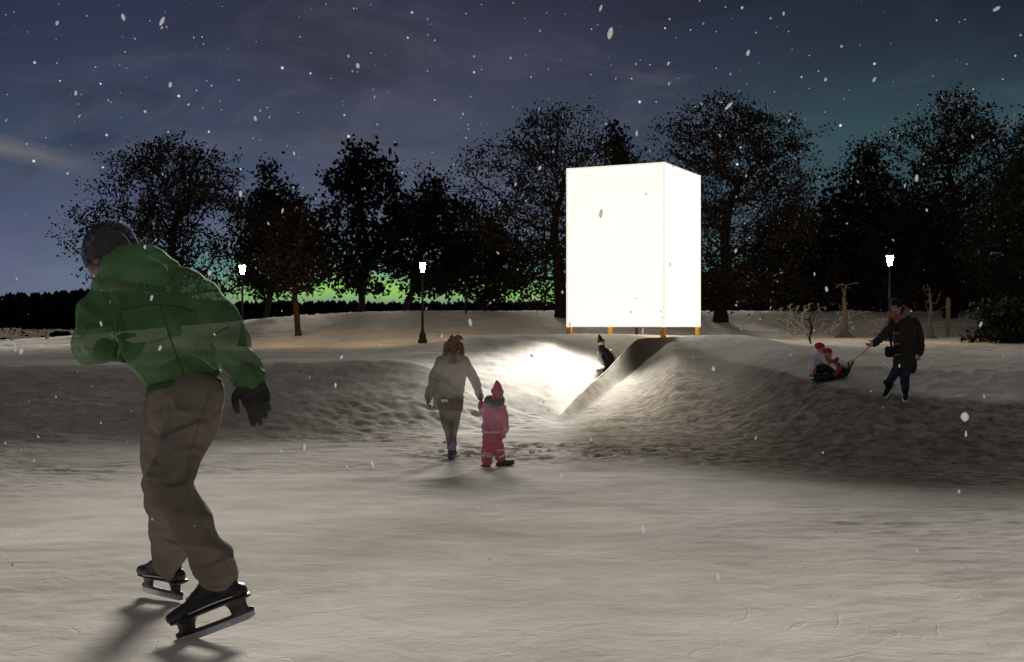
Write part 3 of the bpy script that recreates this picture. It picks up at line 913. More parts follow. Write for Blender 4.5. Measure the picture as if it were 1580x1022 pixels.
# ------------------------------------------------------------------ falling snow
def falling_snow(n, seed):
    rng = np.random.default_rng(seed)
    V, Q = [], []
    NU, NV = 7, 4
    for i in range(n):
        D = 1.5 + 16 * rng.uniform(0, 1) ** 1.25
        x = rng.uniform(-.85, .85) * D; z = CAM_Z + rng.uniform(-.42, .48) * D
        if z < gz(CX + F * x / D, D) + .05: continue
        r = .0037 * math.exp(rng.normal(0, .45))
        r = min(r, .0085) * (1 if D > 2.5 else .75) * (1.0 if D < 8 else 1.25)
        ax = rng.normal(0, .5, 3) + np.array([0, 0, 1.6]); ax /= np.linalg.norm(ax)
        R = Vector(ax).to_track_quat('Z', 'Y').to_matrix()
        sx, sy, sz = r * rng.uniform(.55, .9), r * rng.uniform(.4, .7), r * rng.uniform(.9, 1.5)
        o = len(V)
        for j in range(NV + 1):
            th = math.pi * (.08 + .84 * j / NV)
            for k in range(NU):
                ph = 2 * math.pi * k / NU
                jt = rng.uniform(.9, 1.1)
                p = R @ Vector((sx * math.sin(th) * math.cos(ph) * jt, sy * math.sin(th) * math.sin(ph) * jt, sz * math.cos(th)))
                V.append((x + p.x, D + p.y, z + p.z))
        for j in range(NV):
            for k in range(NU):
                Q.append((o + j * NU + k, o + j * NU + (k + 1) % NU, o + (j + 1) * NU + (k + 1) % NU, o + (j + 1) * NU + k))
    m = bpy.data.materials.new('snowflake'); m.use_nodes = True
    nt = m.node_tree; N, L = nt.nodes, nt.links
    b = N['Principled BSDF']; b.inputs['Base Color'].default_value = (.85, .87, .9, 1); b.inputs['Roughness'].default_value = .6
    nz = N.new('ShaderNodeTexNoise'); nz.inputs['Scale'].default_value = 40
    cr = N.new('ShaderNodeValToRGB'); cr.color_ramp.elements[0].color = (.7, .72, .76, 1); cr.color_ramp.elements[1].color = (.92, .93, .95, 1)
    L.new(nz.outputs['Fac'], cr.inputs['Fac']); L.new(cr.outputs['Color'], b.inputs['Base Color'])
    tr = N.new('ShaderNodeBsdfTranslucent'); tr.inputs['Color'].default_value = (.52, .54, .57, 1)
    mx = N.new('ShaderNodeMixShader'); mx.inputs[0].default_value = .85
    L.new(b.outputs[0], mx.inputs[1]); L.new(tr.outputs[0], mx.inputs[2])
    tp = N.new('ShaderNodeBsdfTransparent'); m2 = N.new('ShaderNodeMixShader'); m2.inputs[0].default_value = .3
    L.new(mx.outputs[0], m2.inputs[1]); L.new(tp.outputs[0], m2.inputs[2])
    L.new(m2.outputs[0], N['Material Output'].inputs['Surface'])
    o = put('falling_snow', foreach_mesh('falling_snow', V, np.array(Q), True), m)
    tag(o, 'pale snowflakes drifting down through the night air', 'snowfall', kind='stuff')
falling_snow(1900, 4)
# ================================================================== PEOPLE
M_skin = mat('skin', (.62, .40, .30), .6, var=.06, vscale=14)
M_eye = mat('dark_eye', (.02, .016, .014), .3, var=.02)
M_lip = mat('lip', (.42, .14, .12), .5, var=.05)
M_black = mat('black_fabric', (.022, .022, .026), .8, var=.2, vscale=14, bump=.3, bscale=60)
M_boot_grey = mat('grey_boot_rubber', (.10, .10, .10), .6, var=.15, vscale=10)

# ---------------------------------------------------------------- the skater
A = at
M_green = mat('green_jacket_cloth', (.150, .300, .125), .75, col2=(.075, .165, .070), vscale=3.2, bump=.25, bscale=90, alpha=.64, spec=.2, wrinkle=.8, wscale=4.5)
M_green_hood = mat('green_hood_cloth', (.170, .350, .150), .75, col2=(.100, .220, .095), vscale=3.2, bump=.25, bscale=90, alpha=.58, spec=.2)
M_cap = mat('charcoal_knit', (.085, .080, .105), .9, col2=(.055, .050, .070), vscale=30, bump=.5, bscale=160, alpha=.66, spec=.1)
M_trouser = mat('brown_grey_trouser_cloth', (.300, .248, .215), .8, col2=(.165, .136, .120), vscale=2.6, bump=.25, bscale=120, spec=.15, wrinkle=1.0, wscale=7.0)
M_skate = mat('black_skate_leather', (.026, .022, .020), .38, var=.35, vscale=9, spec=.5)
M_holder = mat('black_skate_plastic', (.030, .027, .026), .35, var=.2, vscale=8, spec=.5)
M_steel = mat('skate_steel', (.55, .56, .68), .3, var=.08, vscale=20, metal=.8)
M_glove = mat('black_knit_glove', (.050, .048, .050), .85, var=.25, vscale=25, bump=.4, bscale=130)
M_skin_dim = mat('skin_in_shade', (.45, .31, .26), .6, var=.06, vscale=14, alpha=.6)  # darker copy of the skin, its shade put into the colour

base = ground_at(330, 4.4)
hp, HM, hk = head_prims(A(170, 399, 4.5), (-.80, .42, -.30), (-.14, .1, 1), .225)
hp.append(loft([A(176, 412, 4.5), A(188, 424, 4.50), A(198, 432, 4.50)], [.055, .055, .055], n=14))
sk = put('person', fuse(hp, .007, 3, name='person'), M_skin_dim, loc=base)
tag(sk, 'bending skater in green jacket, brown trousers and black ice skates, seen from behind', 'person')
face_bits(sk, HM, hk, M_eye, M_lip)
cap = put('knit_cap', fuse([xf(ellipsoid((0, -.012, .045), (.098, .112, .098)), HM),
                            xf(loft([(0, -.012, -.01), (0, -.012, .035)], [(.101, .115), (.103, .117)], side=(1, 0, 0), n=20, cap=(False, False)), HM)],
                           .007, 3, (.002, 30, (1, 1, 1)), 3), M_cap, sk)
jk = [loft([A(222, 428, 4.50), A(226, 445, 4.50), A(240, 478, 4.50), A(258, 520, 4.50), A(275, 560, 4.50), A(284, 588, 4.50)],
           [(.10, .085), (.165, .115), (.180, .140), (.172, .140), (.152, .128), (.142, .125)], side=(1, .1, .22), n=22, cap=(True, False)),
      ellipsoid(A(290, 450, 4.5), (.085, .085, .08)), ellipsoid(A(176, 452, 4.46), (.085, .085, .085)),
      loft([A(186, 446, 4.47), A(163, 470, 4.42), A(145, 505, 4.36), A(140, 532, 4.34)], [.082, .078, .075, .072], n=16),
      loft([A(140, 530, 4.34), A(152, 540, 4.46), A(170, 541, 4.62)], [.070, .064, .050], n=16),
      loft([A(280, 446, 4.5), A(306, 464, 4.49), A(333, 490, 4.47), A(352, 520, 4.45)], [.084, .080, .074, .068], n=16),
      loft([A(350, 516, 4.45), A(362, 540, 4.43), A(376, 568, 4.41), A(384, 583, 4.40)], [.068, .066, .061, .056], n=16)]
jk_o = put('jacket', fuse(jk, .008, 5, (.017, 7.5, (1, 1, .75)), 7), M_green, sk)
hd = [loft([A(164, 424, 4.40), A(176, 408, 4.36), A(202, 398, 4.36), A(232, 402, 4.38), A(262, 418, 4.46), A(268, 428, 4.54)], [.030, .042, .052, .052, .040, .026], n=14),
      loft([A(186, 414, 4.40), A(215, 412, 4.36), A(246, 424, 4.40)], [.045, .062, .045], n=14)]
put('hood', fuse(hd, .008, 4, (.008, 11, (1, 1, .6)), 9), M_green_hood, sk)
# hem band, the shadow line under the jacket put into its colour
hb = loft([A(283, 584, 4.50), A(285, 592, 4.50)], [(.146, .129), (.145, .128)], side=(1, .1, .22), n=28, cap=(False, False), sub=2)
put('hem', mesh_from('hem', *hb), mat('shaded_green_hem', (.05, .10, .05), .8, var=.1), sk)
tr = [loft([A(284, 596, 4.50), A(285, 608, 4.50), A(281, 638, 4.48)], [(.132, .115), (.138, .122), (.122, .115)], side=(1, 0, .15), n=20),
      loft([A(304, 612, 4.44), A(290, 665, 4.37), A(272, 715, 4.29), A(263, 745, 4.26), A(282, 785, 4.30), A(310, 830, 4.35), A(339, 884, 4.40)],
           [(.098, .104), (.092, .094), (.078, .084), (.073, .080), (.068, .075), (.066, .072), (.064, .070)], n=18),
      loft([A(266, 612, 4.56), A(257, 668, 4.56), A(251, 730, 4.66), A(254, 775, 4.82), A(259, 825, 5.02), A(262, 876, 5.20)],
           [(.095, .105), (.088, .095), (.074, .080), (.069, .073), (.064, .070), (.064, .070)], n=18)]
tr_o = put('trousers', fuse(tr, .008, 4, (.019, 6.5, (1, 1, .8)), 15), M_trouser, sk)
put('waist_cord', mesh_from('waist_cord', *loft([A(333, 583, 4.42), A(340, 588, 4.42), A(339, 592, 4.42)], [.005, .006, .004], n=6)), M_black, sk)

# stitched seams, pocket welts, cuffs and hems lie on the cloth
from mathutils.bvhtree import BVHTree
def seam(owner, pts, r, m, name='seam'):
    me = owner.data; off = Vector(sk.location)
    bv = BVHTree.FromPolygons([v.co + off for v in me.vertices], [p.vertices[:] for p in me.polygons])
    out = []
    eye = Vector((0, 0, CAM_Z))
    P2 = []
    for i in range(len(pts) - 1):
        for k in range(7): P2.append((pts[i][0] + (pts[i + 1][0] - pts[i][0]) * k / 7, pts[i][1] + (pts[i + 1][1] - pts[i][1]) * k / 7))
    P2.append(pts[-1])
    for px, py in P2:
        h = bv.ray_cast(eye, (at(px, py, 4.5) - eye).normalized())
        if h[0] is not None: out.append(h[0])
    if len(out) > 2: put(name, mesh_from(name, *loft(out, [r] * len(out), n=6, sub=1)), m, owner)
M_seam_g = mat('dark_green_stitching', (.050, .105, .050), .8, var=.1)
M_seam_t = mat('dark_brown_stitching', (.18, .148, .128), .8, var=.1)
seam(jk_o, [(190, 478), (232, 470), (275, 474), (306, 482)], .0028, M_seam_g)
seam(jk_o, [(248, 474), (262, 520), (278, 565), (286, 586)], .0025, M_seam_g)
seam(jk_o, [(325, 522), (338, 512), (352, 505)], .0028, M_seam_g)
seam(tr_o, [(322, 612), (306, 660), (291, 705), (287, 748), (308, 800), (338, 850), (354, 880)], .0020, M_seam_t)
put('cuff', mesh_from('cuff', *loft([A(381, 576, 4.405), A(385.5, 586, 4.40)], [.0600, .0585], n=24, cap=(False, False), sub=1)), M_seam_g, jk_o)
# gloves
gl = hand_prims(A(385, 582, 4.40), A(396, 618, 4.38) - A(385, 582, 4.40), (-.75, -.2, -.35), .42, 1.12, 1, 1.22)
gl.append(loft([A(383, 576, 4.40), A(387, 594, 4.40)], [.050, .043], n=14))
put('glove', fuse(gl, .0042, 2, name='glove'), M_glove, sk)
gl = hand_prims(A(168, 541, 4.62), (.75, .6, -.1), (0, .2, 1), .95, .95, 1, 1.2)
gl.append(loft([A(163, 540, 4.58), A(171, 541, 4.64)], [.050, .042], n=14))
put('glove', fuse(gl, .005, 2, name='glove'), M_glove, sk)

def ice_skate(root, mid, fwd, up, label=None):
    """hockey skate; mid = centre of the blade's lower edge"""
    f = Vector(fwd).normalized(); w = Vector(up); w = (w - f * w.dot(f)).normalized()
    s = f.cross(w)
    M = Matrix.Translation(mid) @ Matrix((f, s, w)).transposed().to_4x4()
    P = [loft([(-.125, 0, .112), (-.06, 0, .122), (.02, 0, .120), (.09, 0, .112), (.152, 0, .104)],
              [(.036, .034), (.036, .040), (.044, .036), (.046, .030), (.028, .020)], side=(0, 1, 0), n=18),
         loft([(.085, 0, .115), (.01, 0, .150), (-.055, 0, .19)], [(.036, .024), (.042, .034), (.050, .045)], side=(0, 1, 0), n=16),
         loft([(-.088, 0, .115), (-.078, 0, .155), (-.056, 0, .20), (-.030, 0, .245)], [(.044, .038), (.048, .042), (.052, .046), (.054, .050)], n=18)]
    bt = put('ice_skate', fuse([xf(p, M) for p in P], .006, 3, (.0025, 18, (1, 1, 1)), 5), M_skate, root)
    # moulded holder: two towers joined above and below, open in between
    H = [loft([(-.150, 0, .088), (-.06, 0, .090), (.05, 0, .088), (.150, 0, .086)], [(.040, .010), (.038, .010), (.044, .010), (.030, .009)], side=(0, 1, 0), n=12),
         loft([(-.098, 0, .09), (-.100, 0, .06), (-.102, 0, .034)], [(.046, .026), (.036, .014), (.034, .008)], side=(1, 0, 0), n=12),
         loft([(.098, 0, .088), (.102, 0, .06), (.106, 0, .034)], [(.046, .028), (.034, .014), (.032, .008)], side=(1, 0, 0), n=12),
         loft([(-.150, 0, .034), (-.05, 0, .030), (.05, 0, .030), (.148, 0, .036)], [(.006, .011), (.006, .009), (.006, .009), (.006, .012)], side=(0, 1, 0), n=10)]
    put('blade_holder', fuse([xf(p, M) for p in H], .0042, 2), M_holder, bt)
    V, Q = [], []
    n = 22
    for i in range(n):
        x = -.152 + .304 * i / (n - 1)
        k = abs(x) / .152
        zb = .0 + .010 * max(0, (k - .72) / .28) ** 2
        for y, z in ((-.0018, zb), (.0018, zb), (.0018, .026), (-.0018, .026)): V.append(Vector((x, y, z)))
    for i in range(n - 1):
        for k in range(4): Q.append((i * 4 + k, i * 4 + (k + 1) % 4, i * 4 + 4 + (k + 1) % 4, i * 4 + 4 + k))
    Q += [(3, 2, 1, 0), tuple(len(V) - 4 + k for k in range(4))]
    put('blade', mesh_from('blade', [M @ v for v in V], Q, smooth=False), M_steel, bt)
    # laces
    lp = []
    for i in range(6):
        t = i / 5
        c = Vector((.065 - .105 * t, 0, .148 + .052 * t)); d = Vector((.3, 0, .95))
        lp.append(loft([c + Vector((0, -.030, -.004)), c + d * .010, c + Vector((0, .030, -.004))], [.0035] * 3, n=6))
    put('laces', mesh_from('laces', *join([xf(p, M) for p in lp])), M_glove, bt)
    put('trim', mesh_from('trim', *join([xf(loft([(-.10, y, .104), (-.02, y * 1.12, .106), (.07, y * 1.25, .100)], [.003, .0042, .003], n=6), M) for y in (-.039, .039)])), M_steel, bt)
ice_skate(sk, A(336, 974, 4.385), (-.30, -.03, -.108), (.10, .12, 1))
ice_skate(sk, A(251, 921, 5.25), (-.235, .185, .0), (-.10, .0, 1))

# ---------------------------------------------------------------- woman in the grey parka
D0 = 16.1
def B(px, py, d=0.0): return at(px, py, D0 + d)
M_coat = mat('grey_brown_parka', (.29, .265, .235), .85, col2=(.21, .19, .17), vscale=5, bump=.3, bscale=40, alpha=.68)
M_tights = mat('dark_grey_tights', (.200, .190, .176), .85, var=.15, vscale=8, alpha=.74)
M_hair = mat('auburn_hair', (.33, .185, .11), .6, col2=(.15, .08, .05), vscale=22, bump=.5, bscale=70, stretch=(3, 3, .7))
M_sock = mat('violet_sock', (.36, .20, .40), .85, var=.15, vscale=20)
M_white = mat('reflective_white', (.82, .84, .82), .5, var=.05)
base = ground_at(697, D0)
hp, HM, hk = head_prims(B(699, 536), (.10, 1, -.06), (0, 0, 1), .215)
hp.append(loft([B(699, 545), B(699, 556)], [.055, .07], n=12))
wm = put('person', fuse(hp, .012, 2, name='person'), M_skin, loc=base)
tag(wm, 'woman in long grey parka walking away, holding the hand of the child in pink', 'person')
face_bits(wm, HM, hk, M_eye, M_lip)
hr = [ellipsoid(B(699, 533, -.01), (.092, .105, .118)), ellipsoid(B(703, 526, -.05), (.060, .055, .048)),
      loft([B(689, 532, -.05), B(687, 545, -.08), B(690, 550, -.06)], [.035, .034, .016], n=10), loft([B(710, 531, -.05), B(713, 544, -.08), B(710, 550, -.06)], [.035, .034, .016], n=10),
      loft([B(699, 534, -.08), B(700, 543, -.09), B(700, 548, -.08)], [.05, .045, .018], n=10)]
rg = random.Random(4)
for i in range(16):
    a = rg.uniform(0, 6.28)
    p0 = B(702 + 5 * math.cos(a), 527 + 6 * math.sin(a), -.07)
    hr.append(loft([p0, p0 + Vector((math.cos(a) * .04, rg.uniform(-.05, .03), -math.sin(a) * .03)), p0 + Vector((math.cos(a + .5) * .07, rg.uniform(-.05, .03), -math.sin(a + .5) * .055))], [.018, .013, .006], n=8))
put('hair', fuse(hr, .010, 1, (.008, 24, (1, 1, .5)), 3), M_hair, wm)
ct = [loft([B(699, 549), B(699, 556), B(699, 572), B(695, 598), B(692, 618), B(691, 632)], [(.085, .075), (.165, .115), (.195, .140), (.196, .148), (.204, .155), (.208, .158)], side=(1, 0, .03), n=22, cap=(True, False)),
      loft([B(681, 558), B(671, 578), B(666, 596), B(661, 614)], [.078, .066, .060, .054], n=14),
      loft([B(716, 557), B(728, 577), B(735, 594, -.1), B(741, 611, -.26)], [.080, .068, .062, .053], n=14),
      loft([B(686, 552, .02), B(689, 548, -.10), B(699, 549, -.13), B(709, 548, -.10), B(713, 553, .02)], [.045, .050, .055, .050, .045], n=12)]
put('parka', fuse(ct, .013, 4, (.012, 7, (1, 1, 1)), 21), M_coat, wm)
put('back_label', mesh_from('back_label', *box(B(686, 618.5, -.168), (.095, .012, .034)), smooth=False), M_white, wm)
lg = [loft([B(686, 622, 0), B(689, 650, -.02), B(693, 668, -.02), B(695, 688, 0)], [.105, .080, .060, .048], n=14),
      loft([B(703, 622, .02), B(701, 648, .12), B(699, 668, .20), B(698, 684, .26)], [.105, .080, .060, .048], n=14)]
put('tights', fuse(lg, .012, 3, (.004, 10, (1, 1, .5)), 2), M_tights, wm)
for dx, dy, dd in ((0, 0, 0), (3, -6, .28)):
    sp, up, sd, f = shoe_prims(B(696 + dx, 699 + dy, dd), (.12, 1, -.05), .25, 1.0, .085)
    b_ = put('boot', fuse(sp, .010, 2), M_boot_grey, wm)
    put('sock', mesh_from('sock', *loft([B(696 + dx, 691 + dy, dd), B(695.5 + dx, 684 + dy, dd)], [.057, .055], n=14)), M_sock, wm)
    put('sole', mesh_from('sole', *sole_prim(B(696 + dx, 699 + dy, dd), (.12, 1, -.05), .25, 1.0)), M_black, b_)
for w_, d_, s_ in ((B(660.5, 613), (-.06, .05, -1), (.2, 1, 0)), (B(741, 610, -.25), (.06, -.25, -1), (.1, 1, .1))):
    put('glove', fuse(hand_prims(w_, d_, s_, .45, .9, 1, 1.15), .008, 1), M_boot_grey, wm)

# ---------------------------------------------------------------- child in pink
D0 = 15.35
M_pink = mat('pink_jacket', (.86, .36, .52), .75, col2=(.74, .27, .42), vscale=6, bump=.2, bscale=50, alpha=.8)
M_pink_tr = mat('raspberry_snow_trousers', (.76, .19, .28), .75, col2=(.52, .11, .18), vscale=9, bump=.3, bscale=40, stretch=(1, 1, 3), alpha=.84)
M_pink_hat = mat('pink_knit_hat', (.84, .28, .42), .9, col2=(.64, .18, .30), vscale=25, bump=.5, bscale=90)
M_fur = mat('grey_green_fur_trim', (.40, .41, .35), .95, col2=(.22, .23, .19), vscale=20, bump=.8, bscale=60)
M_refl = mat('pale_reflective_band', (.66, .82, .78), .4, var=.05)
base = ground_at(763, D0)
hp, HM, hk = head_prims(B(768, 611), (.62, -.74, -.12), (0, 0, 1), .190)
hp.append(loft([B(767, 618), B(764, 626)], [.045, .05], n=12))
ch = put('person', fuse(hp, .008, 2, name='person'), M_skin, loc=base)
tag(ch, 'small child in pink snowsuit and pointed pink hat, looking round while walking', 'person')
face_bits(ch, HM, hk, M_eye, M_lip)
ht = [xf(ellipsoid((0, -.016, .058), (.080, .094, .058)), HM), loft([B(767.5, 605), B(767.5, 597), B(767, 591.5), B(766, 587.5)], [.076, .058, .036, .012], n=16),
      xf(loft([(-.072, -.005, .03), (-.070, .01, -.05), (-.045, .02, -.085)], [.014, .018, .012], n=10), HM), xf(loft([(.072, -.005, .03), (.070, .01, -.05), (.045, .02, -.085)], [.014, .018, .012], n=10), HM)]
put('hat', fuse(ht, .008, 2, (.003, 40, (1, 1, 1)), 2), M_pink_hat, ch)
fr = [loft([B(751, 619, .02), B(755, 623, -.08), B(764, 625, -.13), B(773, 622, -.08), B(775, 617, .02)], [.036, .042, .040, .038, .03], n=12), loft([B(752, 616, .04), B(763, 615, .12), B(774, 616, .04)], [.04, .045, .04], n=12)]
put('fur_collar', fuse(fr, .009, 1, (.012, 22, (1, 1, 1)), 6), M_fur, ch)
jk = [loft([B(763, 622), B(762, 630), B(761, 645), B(760, 660), B(760, 668)], [(.085, .075), (.125, .10), (.138, .115), (.142, .12), (.140, .12)], side=(1, 0, 0), n=20, cap=(True, False)),
      loft([B(773, 629), B(778, 645, -.03), B(779, 660, -.06), B(777, 667, -.07)], [.062, .056, .052, .046], n=14),
      loft([B(752, 630), B(745, 634, .08), B(742, 626, .2)], [.060, .052, .045], n=14)]
put('jacket', fuse(jk, .010, 3, (.010, 11, (1, 1, 1)), 5), M_pink, ch)
tr = [loft([B(759, 660), B(760, 676), B(760, 684)], [(.130, .115), (.128, .112), (.10, .1)], side=(1, 0, 0), n=18),
      loft([B(754, 676), B(752, 694, -.05), B(751, 713, -.03)], [.078, .074, .070], n=14), loft([B(766, 676), B(769, 693, -.02), B(772, 708, .06)], [.078, .072, .066], n=14)]
put('snow_trousers', fuse(tr, .010, 3, (.012, 12, (.6, .6, 1.6)), 8), M_pink_tr, ch)
put('reflective_band', mesh_from('reflective_band', *loft([B(760, 664.5), B(760, 667)], [(.150, .130), (.150, .130)], side=(1, 0, -.04), n=24, cap=(False, False), sub=1)), M_refl, ch)
for c0, c1, r in ((B(751.5, 701, -.045), B(751.2, 703.5, -.043), .080), (B(770.3, 699, .01), B(771, 701.5, .025), .078)):
    put('reflective_band', mesh_from('reflective_band', *loft([c0, c1], [r, r], n=20, cap=(False, False), sub=1)), M_refl, ch)
for ank, toe in ((B(751, 716, -.03), (.80, -.55, -.14)), (B(773, 710, .06), (.95, .05, .30))):
    sp, up, sd, f = shoe_prims(ank, toe, .22, 1.0, .05)
    b_ = put('boot', fuse(sp, .009, 2), M_boot_grey, ch)
    put('sole', mesh_from('sole', *sole_prim(ank, toe, .22, 1.0)), M_black, b_)
for w_, d_, s_ in ((B(777, 668, -.07), (-.05, -.1, -1), (-.9, -.2, 0)), (B(742.5, 627, .19), (-.12, .35, 1), (.8, .2, 0))):
    put('mitten', fuse(hand_prims(w_, d_, s_, .7, .62, 1, 1.35), .007, 2), M_pink_hat, ch)

# ---------------------------------------------------------------- man with the sled rope
D0 = 18.5
M_dcoat = mat('charcoal_duffle_coat', (.060, .052, .046), .9, col2=(.038, .034, .031), vscale=6, bump=.4, bscale=50)
M_jeans = mat('dark_blue_jeans', (.045, .060, .115), .85, col2=(.028, .036, .070), vscale=10, bump=.2, bscale=60)
M_navy = mat('navy_knit_hat', (.020, .022, .042), .9, var=.2, vscale=30, bump=.5, bscale=90)
M_toggle = mat('horn_toggle', (.55, .30, .14), .5, var=.1, vscale=20)
M_scarf = bpy.data.materials.new('striped_scarf'); M_scarf.use_nodes = True
_n, _l = M_scarf.node_tree.nodes, M_scarf.node_tree.links
_tc = _n.new('ShaderNodeTexCoord'); _v = _n.new('ShaderNodeTexVoronoi'); _v.inputs['Scale'].default_value = 17
_s = _n.new('ShaderNodeSeparateColor'); _r = _n.new('ShaderNodeValToRGB'); _r.color_ramp.interpolation = 'CONSTANT'
for i, (p_, c_) in enumerate([(0, (.55, .05, .04)), (.35, (.10, .28, .34)), (.55, (.55, .16, .05)), (.72, (.45, .04, .05)), (.88, (.30, .30, .10))]):
    e_ = _r.color_ramp.elements[i] if i < 2 else _r.color_ramp.elements.new(p_)
    e_.position = p_; e_.color = (*c_, 1)
_l.new(_tc.outputs['Object'], _v.inputs['Vector']); _l.new(_v.outputs['Color'], _s.inputs[0]); _l.new(_s.outputs[0], _r.inputs['Fac']); _l.new(_r.outputs['Color'], _n['Principled BSDF'].inputs['Base Color'])
_n['Principled BSDF'].inputs['Roughness'].default_value = .9
base = ground_at(1388, D0)
hp, HM, hk = head_prims(B(1383, 475), (-.62, -.76, -.16), (-.05, -.05, 1), .225)
hp.append(loft([B(1386, 483), B(1390, 494)], [.058, .066], n=12))
mn = put('person', fuse(hp, .009, 2, name='person'), M_skin, loc=base)
tag(mn, 'man in long dark toggle coat and navy hat, pulling a sled rope', 'person')
face_bits(mn, HM, hk, M_eye, M_lip)
put('knit_hat', fuse([xf(ellipsoid((0, -.016, .060), (.090, .106, .070)), HM), xf(loft([(0, -.014, .050), (0, -.014, .075)], [(.092, .108), (.092, .106)], side=(1, 0, 0), n=18), HM),
                      xf(loft([(-.085, -.03, .0), (-.075, -.02, -.07)], [.025, .02], n=8), HM), xf(loft([(.085, -.03, .0), (.075, -.02, -.07)], [.025, .02], n=8), HM)], .010, 2, (.003, 30, (1, 1, 1)), 2), M_navy, mn)
put('scarf', fuse([loft([B(1373, 483, -.02), B(1378, 488, -.12), B(1388, 490, -.14), B(1397, 485, -.08), B(1399, 477, .03), B(1392, 474, .12)], [.036, .042, .042, .042, .036, .036], n=12),
                   loft([B(1384, 489, -.13), B(1383, 497, -.17)], [(.05, .025), (.04, .02)], n=10)], .010, 2, (.008, 20, (1, 1, 1)), 4), M_scarf, mn)
ct = [loft([B(1391, 487), B(1393, 495), B(1396, 515), B(1396, 540), B(1395, 560), B(1395, 570)], [(.09, .08), (.160, .12), (.182, .145), (.178, .15), (.180, .155), (.176, .155)], side=(1, .35, .03), n=22, cap=(True, False)),
      loft([B(1379, 497, -.03), B(1369, 511, -.14), B(1359, 522, -.22), B(1349, 530, -.28)], [.082, .072, .066, .056], n=14),
      loft([B(1410, 497, .05), B(1417, 515, .05), B(1420, 534, .0), B(1418, 545, -.04)], [.084, .074, .066, .058], n=14),
      loft([B(1398, 552, -.02), B(1404, 564, -.02), B(1406, 570, 0)], [.14, .12, .08], n=14)]
put('long_coat', fuse(ct, .013, 4, (.012, 7, (1, 1, .8)), 12), M_dcoat, mn)
for py in (514.5, 531, 547.5):
    c = B(1384, py, -.195)
    put('toggle', mesh_from('toggle', *loft([c + Vector((-.035, -.01, -.004)), c + Vector((.035, .012, .004))], [.013, .013], n=8)), M_toggle, mn)
lg = [loft([B(1389, 562), B(1381, 575, -.06), B(1372, 590, .06)], [.095, .075, .058], n=14), loft([B(1399, 562), B(1396, 583, -.10), B(1397, 602, -.05)], [.095, .075, .058], n=14)]
put('jeans', fuse(lg, .012, 3, (.006, 10, (1, 1, 1)), 3), M_jeans, mn)
for ank, toe in ((B(1370, 593.5, .06), (-.55, -.35, -.62)), (B(1397, 605, -.06), (-.30, -.88, -.22))):
    sp, up, sd, f = shoe_prims(ank, toe, .27, 1.0, .05)
    b_ = put('shoe', fuse(sp, .010, 2), M_black, mn)
    put('sole', mesh_from('sole', *sole_prim(ank, toe, .27, 1.06, .042)), M_white, b_)
put('hand', fuse(hand_prims(B(1349, 530, -.28), (-.8, -.3, -.3), (.1, -.3, 1), .85, .95, 1, 1.1), .007, 1), M_skin, mn)
put('hand', fuse(hand_prims(B(1418, 545, -.04), (-.15, -.3, -1), (-.8, -.5, .1), .5, .95), .007, 1), M_skin, mn)
bg = box(B(1375.5, 543, -.16), (.20, .09, .17))
me = mesh_from('shoulder_bag', *bg, smooth=False)
bm = bmesh.new(); bm.from_mesh(me); bmesh.ops.bevel(bm, geom=list(bm.edges), offset=.022, segments=3, affect='EDGES'); bm.to_mesh(me); bm.free()
bag = put('shoulder_bag', me, M_black, loc=B(1375.5, 552, -.16))
tag(bag, 'small black bag hanging on a strap at the coated man\'s hip', 'bag')
put('strap', mesh_from('strap', *loft([B(1376, 536, -.17), B(1373.5, 520, -.185), B(1374, 505, -.17), B(1378, 493, -.12), B(1384, 488, -.05)], [(.018, .005)] * 5, side=(1, 0, 0), n=8)), M_black, bag)
put('flap', mesh_from('flap', *box(B(1375.5, 540, -.212), (.185, .012, .10)), smooth=False), M_black, bag)

# ---------------------------------------------------------------- sled with two children
D0 = 20.0
M_sled = mat('black_sled_plastic', (.025, .025, .028), .45, var=.2, vscale=8)
M_lav = mat('lavender_white_jacket', (.82, .82, .90), .8, col2=(.58, .58, .74), vscale=9, bump=.3, bscale=40)
M_red = mat('red_hat', (.70, .045, .05), .85, var=.2, vscale=20)
M_maroon = mat('maroon_hat', (.46, .05, .08), .85, var=.2, vscale=20)
M_plaid = mat('red_patterned_jacket', (.75, .18, .15), .8, col2=(.07, .13, .11), vscale=16)
M_whitetr = mat('white_snow_trousers', (.86, .87, .90), .8, var=.12, vscale=10)
M_hot = mat('hot_pink_mitten', (.75, .05, .25), .8, var=.1, vscale=20)
M_teal = mat('dark_teal_cloth', (.03, .10, .09), .8, var=.2, vscale=14)
gs = ground_at(1283, D0)
sx0, sx1 = at(1252, 570, D0).x, at(1312, 570, D0).x
sl_ = []
V_, Q_ = [], []
n_ = 16
gx = [gz(CX + F * (sx0 + (sx1 - sx0) * i / (n_ - 1)) / D0, D0) for i in range(n_)]
g_lin = np.polyfit(np.arange(n_), gx, 1)
for i in range(n_):
    t = i / (n_ - 1)
    x = sx0 + (sx1 - sx0) * t
    zz = np.polyval(g_lin, i) + .035 + .14 * max(0, (t - .8) / .2) ** 2 + .05 * max(0, (.12 - t) / .12) ** 2
    wd = .21 * (1 - .5 * max(0, (t - .75) / .25) ** 2) * (1 - .35 * max(0, (.1 - t) / .1) ** 2)
    for yy, dz in ((-wd, .085), (-wd + .02, .085), (-wd + .04, .02), (wd - .04, .02), (wd - .02, .085), (wd, .085), (wd - .03, -.02), (-wd + .03, -.02)):
        V_.append(Vector((x, D0 + yy, zz + dz)))
for i in range(n_ - 1):
    for k in range(8): Q_.append((i * 8 + k, i * 8 + (k + 1) % 8, i * 8 + 8 + (k + 1) % 8, i * 8 + 8 + k))
Q_ += [tuple(reversed(range(8))), tuple(len(V_) - 8 + k for k in range(8))]
